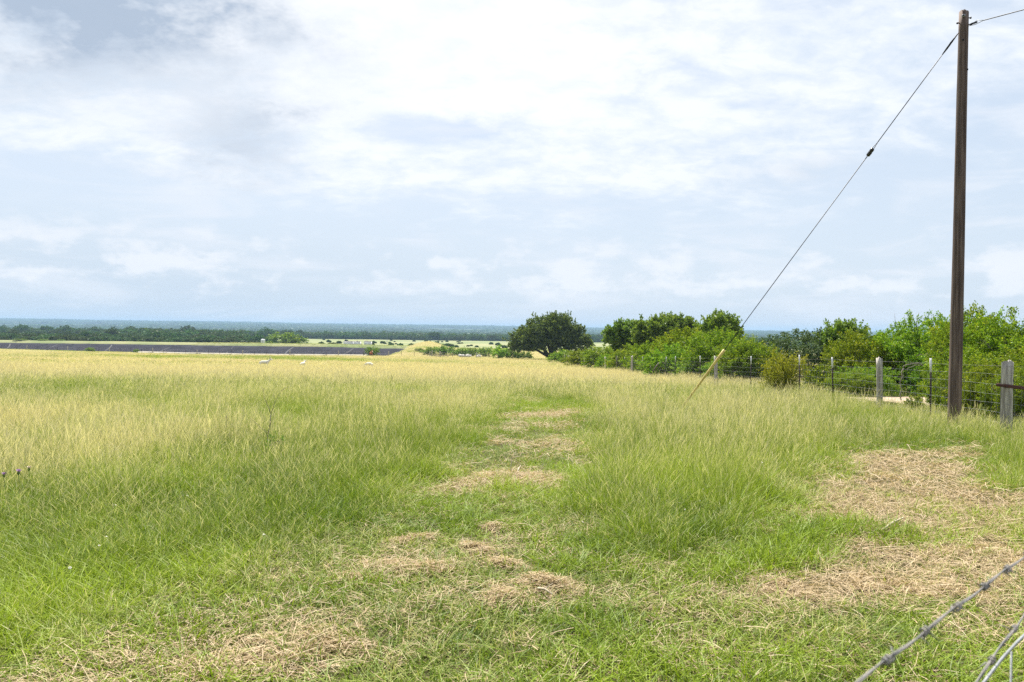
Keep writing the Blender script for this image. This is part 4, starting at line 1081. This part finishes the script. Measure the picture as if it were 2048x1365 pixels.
# ================================================================== barbed wire strands close to the camera
FA = np.array((.343, .785)); FB = np.array((.787, 1.220)); fdv = (FB - FA)
nf = empty('barbed_wire_fence', (FA[0] - fdv[0] * 2.6, FA[1] - fdv[1] * 2.6, 0), 0, 'blurred barbed wire strands crossing the bottom right corner up close', 'fence')
NO = np.array(nf.location)
def npnt(t, z): return np.array((FA[0] + fdv[0] * t, FA[1] + fdv[1] * t, z))
def strand_barbed(name, z_of, t0, t1, ph, barb0, mat):
    b = MB()
    for s in (0, math.pi):
        pts = []
        for t in np.linspace(t0, t1, int((t1 - t0) * 90)):
            a = t * 62 * .62 * 1.0 + s + ph; p = npnt(t, z_of(t)); nrm = np.array((fdv[1], -fdv[0], 0)) / np.linalg.norm(fdv)
            pts.append(tuple(p + nrm * .0013 * math.cos(a * .45) + np.array((0, 0, .0013 * math.sin(a * .45))) - NO))
        b.tube(pts, .0012, 6, False)
    w = obj(name, b.mesh(name, True), mat, nf)
    for t in np.arange(barb0, t1, .185):
        p = npnt(t, z_of(t)); b = MB(); u_ = np.array((fdv[0], fdv[1], 0)) / np.linalg.norm(fdv); nrm = np.array((fdv[1], -fdv[0], 0)) / np.linalg.norm(fdv); a0 = RNG.uniform(0, 6.28)
        coil = [tuple(p + u_ * .0016 * k + (nrm * math.cos(a0 + k * 1.1) + np.array((0, 0, 1)) * math.sin(a0 + k * 1.1)) * .0045 - NO) for k in range(-6, 7)]
        b.tube(coil, .0012, 5, True)
        for e, sg in ((coil[0], -1), (coil[-1], 1)):
            v = (nrm * RNG.normal(0, 1) + np.array((0, 0, RNG.normal(0, 1))) + u_ * sg * .4); v = v / np.linalg.norm(v)
            b.tube([e, tuple(np.array(e) + v * .014)], [.0013, .0004], 5)
        obj('barb', b.mesh('barb'), mat, w)
H1 = EYE - .35
strand_barbed('barbed_wire', lambda t: H1 + .006 * math.sin(t * 1.3), -2.6, 4.2, 0, -2.45, M['old_wire'])
zb = lambda t: EYE - .471 + (t - .626) * .082 - .02 * max(0, t - 1.1)
strand_barbed('barbed_wire', zb, -2.6, 4.2, 1.1, -2.38, M['old_wire'])
for k, (z0, sl) in enumerate(((-.482, .033), (-.62, .01), (-.77, 0), (-.92, 0), (-1.07, 0), (-1.22, 0), (-1.37, 0), (-1.52, 0))):
    pts = [tuple(npnt(t, EYE + z0 + (t - .681) * sl * (1 if t < 1.2 else 0) + .004 * math.sin(t * 9 + k)) - NO) for t in np.linspace(-2.6, 4.2, 60)]
    obj('mesh_wire', MB().tube(pts, .0020, 6, False).mesh('mesh_wire', True), M['galv'], nf)
for t in np.arange(-2.5, 4.2, .245):
    obj('mesh_stay', MB().tube([tuple(npnt(t + .004, EYE - .485 + (t - .681) * .033 * (1 if t < 1.2 else 0)) - NO), tuple(npnt(t, EYE - 1.0) - NO), tuple(npnt(t - .004, .12) - NO)], .0016, 5).mesh('mesh_stay', True), M['galv'], nf)
for t in (-2.55, 3.6):
    p = npnt(t, gz(npnt(t, 0)[0], npnt(t, 0)[1])) - NO + np.array((.035, -.035, 0))
    o = obj('steel_post', sp_me, M['steel_dark'], nf, tuple(p)); o.rotation_euler = (0, 0, .78); o.scale = (1, 1, 1.12); obj('white_tip', st_me, M['white_paint'], o)

# ================================================================== far fence along the basin
A_ = np.array((-155.0, 231.0)); B_ = np.array((-20.5, 199.0)); C_ = np.array((-1.0, 186.0))
pf = empty('pond_fence', (A_[0], A_[1], float(gz(*A_))), 0, 'low post and wire fence along the near side of the basin', 'fence')
PO = np.array(pf.location)
def leg(a, b, step): 
    L = np.linalg.norm(b - a); return [a + (b - a) * s / L for s in np.arange(0, L, step)]
plist = leg(A_, B_, 3.44) + leg(B_, C_, 3.6)
thin = MB().box((0, 0, .62), .075, .05, 1.5).mesh('far_steel_post'); wide = wood_post_mesh(731, 1.4, .11)
for k, p in enumerate(plist):
    big = k % 4 == 1
    o = obj('wood_post' if big else 'steel_post', wide if big else thin, M['post'] if k % 8 == 1 else (M['dark_bark'] if big else M['steel_dark']), pf, (p[0] - PO[0], p[1] - PO[1], float(gz(*p)) - PO[2] - .05)); o.scale = (1, 1, RNG.uniform(.9, 1.1))
for z in (.45, .8, 1.15):
    obj('wire', MB().tube([(p[0] - PO[0], p[1] - PO[1], float(gz(*p)) + z - PO[2]) for p in plist], .010, 3, False).mesh('wire'), M['old_wire'], pf)

# brush pile and corner posts at its end
bp = at(883, 716, 195); bpz = float(gz(bp[0], 195))
br = empty('brush_pile', (bp[0], 195, bpz), 0, 'low grey pile of dead brush at the end of the basin fence', 'brush')
for k in range(70):
    b = MB(); x = RNG.uniform(-2.0, 2.0); a = RNG.uniform(0, 6.28); L_ = RNG.uniform(.6, 1.6); z = abs(RNG.normal(.3, .25))
    p0 = Vector((x, RNG.normal(0, .5), z)); v = Vector((math.cos(a), math.sin(a) * .6, RNG.normal(.1, .35))) * L_
    b.tube([p0, p0 + v * .5 + Vector((0, 0, .1)), p0 + v], [.035, .025, .01], 4)
    obj('branch', b.mesh('brush_branch'), M['twig'], br)
for px, h in ((864, 1.5), (880, 1.3)):
    p = at(px, 716, 196); z = float(gz(p[0], 196)); o = obj('corner_post', wide, M['dark_bark'], None, (p[0], 196, z)); o.scale = (1.1, 1.1, h / 1.3)
    tag(o, 'dark gate post at the %s of the brush pile' % ('left end' if px == 864 else 'middle'), 'post')
def rock_mesh(seed):
    rng = np.random.default_rng(seed); bm = bmesh.new(); bmesh.ops.create_icosphere(bm, subdivisions=2, radius=.5)
    for v in bm.verts: v.co *= .8 + .45 * rng.uniform(); v.co.z *= .7
    me = bpy.data.meshes.new('rock'); bm.to_mesh(me); bm.free(); return me
rk = [rock_mesh(k) for k in range(3)]
for px, s, lab in ((921, 1.0, 'leftmost pale rock below the far bushes'), (927, .8, 'pale rock second from left below the far bushes'), (935, 1.1, 'bright pale rock midway below the far bushes'), (941, .7, 'small pale rock right of the bright one'), (958, .9, 'rightmost pale rock below the far bushes')):
    p = at(px, 712, 205); o = obj('rock', rk[int(px) % 3], M['rock'], None, (p[0], 205, float(gz(p[0], 205)) + .35)); o.scale = (s * 1.3, s, s * 1.3); o.rotation_euler = (0, 0, px); tag(o, lab, 'rock')

# ================================================================== white tanks and markers beyond the basin
def on_bank(px, d): X = ray(px, 688)[0] / ray(px, 688)[1] * d; return X, float(gz(X, d))
x, z = on_bank(526, 339)
tk = empty('storage_tank', (x, 339, z), 0, 'small white upright tank on the far bank of the basin', 'tank')
b = MB(); prof = [(.90, 0), (.90, 2.3), (.82, 2.55), (.45, 2.72), (.2, 2.75)]
b.tube([(0, 0, p[1]) for p in prof], [p[0] for p in prof], 20); obj('body', b.mesh('tank_body', True), M['white_paint'], tk)
obj('hatch', MB().tube([(0, 0, 2.7), (0, 0, 2.95)], .28, 12).mesh('hatch'), M['white_paint'], tk)
obj('vent_pipe', MB().tube([(.3, 0, 2.5), (.3, 0, 3.7)], .06, 8).tube([(.3, 0, 3.7), (.45, 0, 3.95), (.6, 0, 3.7)], .06, 8).mesh('vent_pipe'), M['steel_dark'], tk)
obj('ladder', MB().tube([(-.15, -.93, 0), (-.15, -.93, 2.6)], .03, 6).tube([(.15, -.93, 0), (.15, -.93, 2.6)], .03, 6).mesh('ladder'), M['galv'], tk)
for px, w, lab in ((697, 4.0, 'left white low container behind the basin'), (714.5, 2.9, 'middle white low container behind the basin'), (736, 3.0, 'right white low container behind the basin')):
    x, z = on_bank(px, 352); e = empty('container', (x, 352, z), -.05, lab, 'container')
    obj('body', MB().box((0, 0, 1.15), w, 2.2, 2.1).mesh('container_body'), M['white_paint'], e)
    for k in range(int(w / .5)): obj('rib', MB().box((-w / 2 + .25 + k * .5, -1.13, 1.15), .09, .07, 1.95).mesh('rib'), M['white_paint'], e)
    obj('lid', MB().box((0, 0, 2.24), w + .08, 2.28, .08).mesh('lid'), M['rust'], e)
    obj('skid', MB().box((0, 0, .05), w * .96, 2.0, .1).mesh('skid'), M['steel_dark'], e)
for px, h, lab in ((757, 1.3, 'short white vent pipe on the bank right of the containers'), (771.5, 1.4, 'white vent pipe on the bank nearest the sandy mound')):
    x, z = on_bank(px, 337); e = empty('vent_pipe', (x, 337, z), 0, lab, 'pipe')
    obj('riser', MB().tube([(0, 0, -.3), (0, 0, h * .8)], .16, 10).mesh('riser'), M['white_paint'], e); obj('cap', MB().tube([(0, 0, h * .78), (0, 0, h)], [.26, .12], 10).mesh('cap'), M['white_paint'], e)
x, z = on_bank(774.5, 345)
e = empty('mast', (x, 345, z), 0, 'thin pale mast with a small white box behind the basin', 'mast')
obj('pole', MB().tube([(0, 0, 0), (0, 0, 6.2)], [.06, .035], 8).mesh('mast_pole'), M['galv'], e); obj('box', MB().box((-.1, -.1, 2.6), .4, .3, .65).mesh('mast_box'), M['white_paint'], e)

# ================================================================== animals
def skinned(name, pts, edges, rads, sub=2):
    me = bpy.data.meshes.new(name); me.from_pydata([tuple(p) for p in pts], edges, [])
    o = bpy.data.objects.new(name, me); col.objects.link(o)
    sk = o.modifiers.new('skin', 'SKIN'); sb = o.modifiers.new('sub', 'SUBSURF'); sb.levels = sub; sb.render_levels = sub
    for v, r in zip(me.skin_vertices[0].data, rads): v.radius = r if hasattr(r, '__len__') else (r, r)
    me.skin_vertices[0].data[0].use_root = True
    dg = bpy.context.evaluated_depsgraph_get(); res = bpy.data.meshes.new_from_object(o.evaluated_get(dg))
    bpy.data.objects.remove(o); res.name = name
    for p in res.polygons: p.use_smooth = True
    return res
def quadruped(name, loc, rz, L, H, coat, face, label, cat, head_down=False, dark_ear=False, horns=False, group=None):
    k = L; e = empty(name, loc, rz, label, cat, group)
    bz = H * .66; hx, hz = (.78 * k, H * 1.02) if not head_down else (.80 * k, H * .35)
    P = [(0, 0, bz), (.30 * k, 0, bz * 1.0), (.46 * k, 0, bz * 1.04), (.62 * k, 0, (bz * 1.05 + hz) / 2), (hx, 0, hz), (hx + .20 * k, 0, hz - .10 * k),
         (-.30 * k, 0, bz * 1.02), (-.46 * k, 0, bz * 1.02)]
    R = [(.20 * k, .21 * k), (.19 * k, .22 * k), (.13 * k, .18 * k), (.09 * k, .12 * k), (.085 * k, .10 * k), (.05 * k, .055 * k), (.18 * k, .20 * k), (.12 * k, .15 * k)]
    E = [(0, 1), (1, 2), (2, 3), (3, 4), (4, 5), (0, 6), (6, 7)]
    def leg_(par, x, y, hind):
        i0 = len(P); yy = y * .13 * k
        if hind: pts = [(x, yy, bz * .80), (x + .05 * k, yy, bz * .52), (x - .06 * k, yy, bz * .30), (x - .03 * k, yy, .03 * H)]
        else: pts = [(x, yy, bz * .75), (x - .01 * k, yy, bz * .48), (x + .01 * k, yy, bz * .25), (x, yy, .03 * H)]
        for p, r in zip(pts, (.085 * k, .055 * k, .038 * k, .042 * k)): P.append(p); R.append((r, r))
        E.append((par, i0)); E.extend([(i0, i0 + 1), (i0 + 1, i0 + 2), (i0 + 2, i0 + 3)])
    for sgn in (-1, 1): leg_(2, .40 * k, sgn, False); leg_(7, -.42 * k, sgn, True)
    i0 = len(P); P.extend([(-.56 * k, 0, bz * 1.0), (-.60 * k, 0, bz * .6)]); R.extend([(.03 * k,) * 2, (.02 * k,) * 2]); E.extend([(7, i0), (i0, i0 + 1)])
    obj('body', skinned(name + '_body', P, E, R), coat, e)
    for sgn in (-1, 1):
        b = MB().tube([(hx - .04 * k, sgn * .07 * k, hz + .06 * k), (hx - .06 * k, sgn * .15 * k, hz + .05 * k), (hx - .06 * k, sgn * .22 * k, hz)], [.03 * k, .05 * k, .01 * k], 6)
        obj('ear', b.mesh('ear', True), M['steel_dark'] if dark_ear else coat, e)
        if horns: obj('horn', MB().tube([(hx - .03 * k, sgn * .05 * k, hz + .09 * k), (hx - .08 * k, sgn * .08 * k, hz + .22 * k), (hx - .05 * k, sgn * .09 * k, hz + .34 * k)], [.025 * k, .018 * k, .006 * k], 6).mesh('horn', True), M['rock'], e)
    obj('muzzle', MB().tube([(hx + .13 * k, 0, hz - .055 * k), (hx + .24 * k, 0, hz - .12 * k), (hx + .26 * k, 0, hz - .13 * k)], [.058 * k, .056 * k, .03 * k], 8).mesh('muzzle', True), face, e)
    return e
M['white_coat'] = plain_mat('white_coat', (.62, .60, .54), 0.9, 0, 0.10, 6); M['red_coat'] = plain_mat('rust_coat', (.30, .095, .035), 0.85, 0, 0.25, 4); M['cream'] = plain_mat('cream_face', (.70, .60, .46), .9, 0, .1, 5)
def meadow(px, py, d): X = ray(px, py)[0] / ray(px, py)[1] * d; return (X, d, float(gz(X, d)))
gl = meadow(528, 722, 60); quadruped('goat', gl, .15, .62, .66, M['white_coat'], M['white_coat'], 'white goat with a dark ear and pale horn standing deep in grass', 'goat', dark_ear=True, horns=True)
gl = meadow(605, 724, 60); quadruped('goat', gl, 1.35, .52, .56, M['white_coat'], M['white_coat'], 'white goat almost hidden in grass, middle of the three white animals', 'goat')
gl = meadow(738, 722, 62); quadruped('goat', gl, 3.0, .58, .60, M['white_coat'], M['white_coat'], 'white goat with lowered head, rightmost of the white animals', 'goat', head_down=True)
x = ray(742, 708)[0] / ray(742, 708)[1] * 200; quadruped('cow', (x, 200, float(gz(x, 200))), -1.1, 1.25, 1.35, M['red_coat'], M['cream'], 'rust-red cow with pale face before the bush at the basin', 'cow')

# ================================================================== small things in the grass
def gh(px, py): return ground_hit(px, py)
# bare sapling
g0 = gh(541, 905); sd = g0[1]; base = tuple(g0)
S = lambda *pp: [tuple(np.array(at(px, py, sd)) - g0) for px, py in pp]
branch_thing('bare_sapling', base, [(S((541, 905), (534, 880), (540, 850), (542, 828)), 0.0077, 0.0056), (S((542, 828), (536, 812), (528, 796), (527, 776)), 0.0042, 0.0017), (S((542, 828), (548, 810), (556, 792), (572, 774)), 0.0042, 0.0014),
             (S((549, 808), (548, 796), (547, 786)), 0.0021, 0.0010), (S((533, 806), (536, 794), (536, 785)), 0.0021, 0.0010), (S((562, 783), (568, 777), (576, 775)), 0.0021, 0.0008), (S((537, 868), (522, 856), (507, 842), (500, 836)), 0.0035, 0.0014), (S((540, 852), (546, 836), (548, 820)), 0.0028, 0.0014), (S((527, 784), (524, 776), (520, 773)), 0.0014, 0.0007), (S((542, 884), (548, 868), (556, 858)), 0.0021, 0.0007)],
             'bare forked sapling standing in the tall grass at left', 'sapling', M['twig'])
lf = make_shrub('leafy_weed', .3, .35, 91, 'dark_leaf', nl=3, spr=16, nleaf=14, L=.08, leaf=.035, upb=.7, r0=.006, stems=2)
g1 = gh(553, 915); place(lf, tuple(g1), 0, .85, 'small dark leafy weed at the foot of the bare sapling', 'weed')
# dark seed spike
g1 = gh(452, 872); d_ = g1[1]; hh = at(453, 832, d_)[2] - g1[2]
sw = empty('seed_spike', tuple(g1), 0, 'single dark seed spike above the grass at left', 'weed')
obj('stalk', MB().tube([(0, 0, 0), (.005, 0, hh * .85)], .004, 5).mesh('stalk'), M['twig'], sw); obj('seed_head', MB().tube([(.005, 0, hh * .84), (.005, 0, hh * .9), (.006, 0, hh)], [.012, .018, .006], 8).mesh('seed_head', True), M['insulator'], sw)
# white flowers
M['petal'] = plain_mat('white_petals', (.80, .80, .80), .7, 0, .06, 60); M['disc'] = plain_mat('flower_disc', (.55, .42, .12), .8, 0, .2, 60); M['stem'] = plain_mat('flower_stem', (.10, .16, .03), .8, 0, .2, 40); M['purple'] = plain_mat('purple_petals', (.50, .30, .56), .7, 0, .2, 60)
def daisy(mat, r):
    b = MB(); n = 12
    for k in range(n):
        a = 2 * math.pi * k / n; p = Vector((math.cos(a), math.sin(a), .15)); s = Vector((-math.sin(a), math.cos(a), 0)); i0 = len(b.V)
        b.V += [p * r * .2 - s * r * .08, p * r * .2 + s * r * .08, p * r * .8 + s * r * .17, p * r + Vector((0, 0, -.05 * r)), p * r * .8 - s * r * .17]; b.Q.append((i0, i0 + 1, i0 + 2, i0 + 4)); b.T.append((i0 + 4, i0 + 2, i0 + 3))
    return b.mesh('petals')
pet = daisy(M['petal'], .022); pet.materials.append(M['petal']); dsc = MB().tube([(0, 0, 0), (0, 0, .006), (0, 0, .010)], [.007, .008, .003], 8).mesh('disc'); stm = MB().tube([(0, 0, 0), (.01, 0, .5), (0, 0, 1.0)], .0018, 4).mesh('flower_stalk')
FL = [(214, 1078, 'left of the pair'), (199, 1096, 'low at left'), (221, 1110, 'below the pair'), (281, 1072, 'right of the pair'), (227, 1041, 'small upper left'), (230, 1010, 'upper left'), (528, 1072, 'alone at centre left'), (436, 1078, 'faint centre left'), (375, 992, 'in long grass'), (140, 1145, 'faded low left'), (328, 1068, 'faint left'), (322, 1357, 'at bottom edge'),
      (1399, 1002, 'tall grass centre'), (1334, 1012, 'tall grass left'), (1359, 1006, 'tall grass upper'), (1461, 1007, 'tall grass right'), (1464, 1018, 'tall grass lower right'), (1370, 1019, 'tall grass lower'), (1524, 925, 'right island'), (1363, 920, 'upper island'), (1512, 1018, 'far right island'), (1165, 1045, 'island left edge'), (1111, 1095, 'path edge'), (1098, 912, 'path upper'), (1235, 1060, 'island front'), (1452, 978, 'island high right'), (1405, 979, 'island high')]
ORD = ('leftmost', 'second from left', 'third from left', 'fourth from left', 'fifth from left', 'sixth from left', 'seventh from left', 'eighth from left', 'ninth from left', 'tenth from left', 'eleventh from left', 'twelfth from left', 'thirteenth from left', 'fourteenth from left', 'fifteenth from left')
LEFTS = sorted(f[0] for f in FL if f[0] < 800); RIGHTS = sorted(f[0] for f in FL if f[0] >= 800)
for i, (px, py, lab) in enumerate(FL):
    grp = LEFTS if px < 800 else RIGHTS
    d_ = gh(px, py + 30)[1]; hd_ = at(px, py, d_); z0 = gz(hd_[0], d_)
    e = empty('wildflower', (hd_[0], d_, z0), 0, 'small white wildflower, %s of those %s' % (ORD[grp.index(px)], 'in the grass left of the mown path' if px < 800 else 'between the mown path and the right strip'), 'flower', 'white wildflowers in the grass')
    h = max(.12, hd_[2] - z0); o = obj('stalk', stm, M['stem'], e); o.scale = (1, 1, h)
    f = obj('petals', pet, None, e, (0, 0, h)); f.rotation_euler = (RNG.uniform(.2, .9), RNG.uniform(-.4, .4), RNG.uniform(0, 6)); s = RNG.uniform(.35, .65); f.scale = (s, s, s); obj('disc', dsc, M['disc'], f)
th_b = MB().tube([(0, 0, 0), (0, 0, .012), (0, 0, .024), (0, 0, .030)], [.008, .015, .015, .010], 10).mesh('bulb', True)
def tassel(n, r, h, seed):
    rng = np.random.default_rng(seed); b = MB()
    for k in range(n):
        a = rng.uniform(0, 6.28); q = rng.uniform(.2, 1); p0 = Vector((.009 * q * math.cos(a), .009 * q * math.sin(a), 0)); p1 = Vector((r * q * math.cos(a), r * q * math.sin(a), h * (1.1 - .45 * q))); b.tube([p0, p0.lerp(p1, .6) + Vector((0, 0, .004)), p1], [.0012, .0014, .0006], 3, False)
    return b.mesh('florets')
tas = tassel(90, .030, .034, 4)
for px, py, sc, mt_, lab in ((8, 955, .8, 'purple', 'purple thistle flower at the left picture edge'), (37, 950, .9, 'purple', 'purple thistle flower, right one of the two'), (58, 942, .8, 'cream', 'faded tan thistle head beside the purple ones')):
    d_ = gh(px, py + 55)[1]; hd_ = at(px, py, d_); z0 = gz(hd_[0], d_); h = hd_[2] - z0
    e = empty('thistle', (hd_[0], d_, z0), 0, lab, 'thistle'); o = obj('stalk', MB().tube([(0, 0, 0), (.01, 0, h * .5), (0, 0, h)], .003, 5).mesh('thistle_stalk'), M['stem'], e)
    q = obj('bulb', th_b, M['stem'], e, (0, 0, h)); q.scale = (sc,) * 3; me_ = tas.copy(); me_.materials.append(M[mt_]); f = obj('florets', me_, None, q, (0, 0, .026))
# heaps of cut hay
def hay(px, py, w, h, n, seed, label, rz=0.0):
    g_ = gh(px, py); rng = np.random.default_rng(seed); sc = g_[1] / FPX
    W_ = w * sc; D_ = W_ * rng.uniform(.45, .7); H_ = h * sc * (.27 if 'shadow' not in label else .55)
    n = int(n * .6); a = rng.normal(0, .85, n); c = np.stack([rng.normal(0, W_ * .32, n), rng.normal(0, D_ * .34, n)], -1)
    zz = H_ * np.exp(-((c[:, 0] / W_ * 2.4) ** 2 + (c[:, 1] / D_ * 2.4) ** 2)) * rng.uniform(.35, 1.0, n) + .01
    c += .38 * W_ * np.stack([vnoise(c[:, 0] * 9, c[:, 1] * 9, seed) - .5, vnoise(c[:, 0] * 9 + 7, c[:, 1] * 9, seed + 1) - .5], -1)
    Ls = rng.uniform(.05, .20, n); dx = np.stack([np.cos(a), np.sin(a), rng.normal(0, .22, n)], -1) * Ls[:, None]; wv = np.stack([-np.sin(a), np.cos(a), rng.uniform(-.8, .8, n)], -1) * .0019
    cc = np.concatenate([c, zz[:, None]], 1); bow = np.stack([rng.normal(0, .03, n), rng.normal(0, .03, n), rng.uniform(-.01, .035, n)], -1)
    V = np.stack([cc - dx / 2 - wv, cc - dx / 2 + wv, cc + bow - wv, cc + bow + wv, cc + dx / 2 - wv * .5, cc + dx / 2 + wv * .5], 1).reshape(-1, 3)
    V[:, 2] = np.maximum(V[:, 2], -.01); b_ = (np.arange(n) * 6)[:, None]; Q = np.concatenate([b_ + np.array([[0, 1, 3, 2]]), b_ + np.array([[2, 3, 5, 4]])], 0)
    o = obj('hay_clump', mesh_arrays('hay_clump', V, Q, None, {'blade': np.repeat(rng.uniform(0, 1, n), 6), 'h': np.ones(n * 6)}), M['straw'], None, tuple(g_)); o.rotation_euler = (0, 0, rz)
    return tag(o, label, 'hay', 'heaps of cut hay on the mown strip')
for k, (px, py, w, h, n, lab, rz) in enumerate(((1020, 965, 210, 42, 2200, 'largest tan hay heap across the mown path, with sticks in it', 0), (1075, 1178, 120, 44, 1400, 'hay heap with a deep shadow under it near the bottom centre', -.1), (1000, 1205, 90, 26, 700, 'flat hay trail left of the shadowed heap', .5),
        (828, 1085, 70, 32, 700, 'upturned hay wisp at the left of the path', .35), (985, 1062, 36, 34, 450, 'little upright hay wisp in the middle of the path', 1.2), (952, 1102, 60, 34, 600, 'slanting hay wisp left of the middle of the path', -.7), (872, 1140, 80, 32, 700, 'curled hay wisp below the upturned one', .3),
        (785, 1138, 60, 22, 450, 'thin hay patch left of the curled wisp', 0), (702, 1164, 80, 24, 600, 'pale hay wisp at the left edge of the path', 0), (1010, 1135, 56, 26, 450, 'hay wisp above the shadowed heap', -.5), (1092, 830, 130, 14, 900, 'far flat hay patch high on the mown path', 0), (600, 1315, 260, 44, 2400, 'long hay row at the bottom left', .12), (430, 1345, 150, 30, 1100, 'hay row end at the bottom edge left', .2),
        (1830, 1180, 240, 26, 1500, 'flat tan hay on the right mown strip', 0), (1960, 1115, 200, 34, 1800, 'ridge of tan hay at the right picture edge', .1), (1560, 1180, 120, 20, 700, 'thin hay at the left end of the right strip', 0), (1770, 1065, 110, 20, 700, 'brown hay around the pale stick', 0))):
    hay(px, py, w, h, n, 800 + k, lab, rz)
# bleached sticks
for px0, y0, px1, y1, r, lab in ((1762, 1075, 1806, 1052, .009, 'bleached stick lying on the right mown strip'), (1076, 1194, 1104, 1212, .007, 'pale broken stick below the shadowed hay heap'), (1034, 955, 1041, 944, .007, 'short bent pale stick in the largest hay heap')):
    A = gh(px0, y0); B = gh(px1, y1); A = A + np.array((0, 0, .05)); B = B + np.array((0, 0, .07)); mid = (A + B) / 2 + np.array((0, 0, .012))
    e = empty('stick', tuple(A), 0, lab, 'stick'); obj('shaft', MB().tube([(0, 0, 0), tuple((mid - A)), tuple(B - A)], [r * 1.2, r, r * .6], 7).mesh('stick_shaft', True), M['stick'], e)
    t_ = mid - A; obj('side_twig', MB().tube([tuple(t_), tuple(t_ + np.array((.05, .03, .03)))], [r * .5, r * .2], 5).mesh('side_twig'), M['stick'], e)
g0 = gh(1022, 955); sd = g0[1]
branch_thing('stick_fork', tuple(g0), [(S((1022, 955), (1022, 935), (1023, 918)), .006, .005), (S((1023, 918), (1026, 912), (1031, 904)), .004, .002), (S((1023, 918), (1032, 914), (1042, 914)), .004, .002), (S((1021, 945), (1014, 952), (1010, 958)), .005, .003)], 'upright forked dead weed stalk in the largest hay heap', 'stalk', M['stick'])

# ================================================================== haze
mt, N = material('haze')
pv = N.n('ShaderNodeVolumePrincipled')
pv.inputs['Color'].default_value = (.34, .50, .72, 1); pv.inputs['Density'].default_value = 1.7e-4; pv.inputs['Anisotropy'].default_value = 0.0
o_ = N.n('ShaderNodeOutputMaterial'); N.put(o_.inputs['Volume'], pv.outputs[0])
b = MB(); b.box((0, 4600, 5), 22400, 10900, 74)
hz = obj('haze', b.mesh('haze'), mt)
tag(hz, 'thin bluish summer haze hanging over the valley', 'haze', kind='stuff')
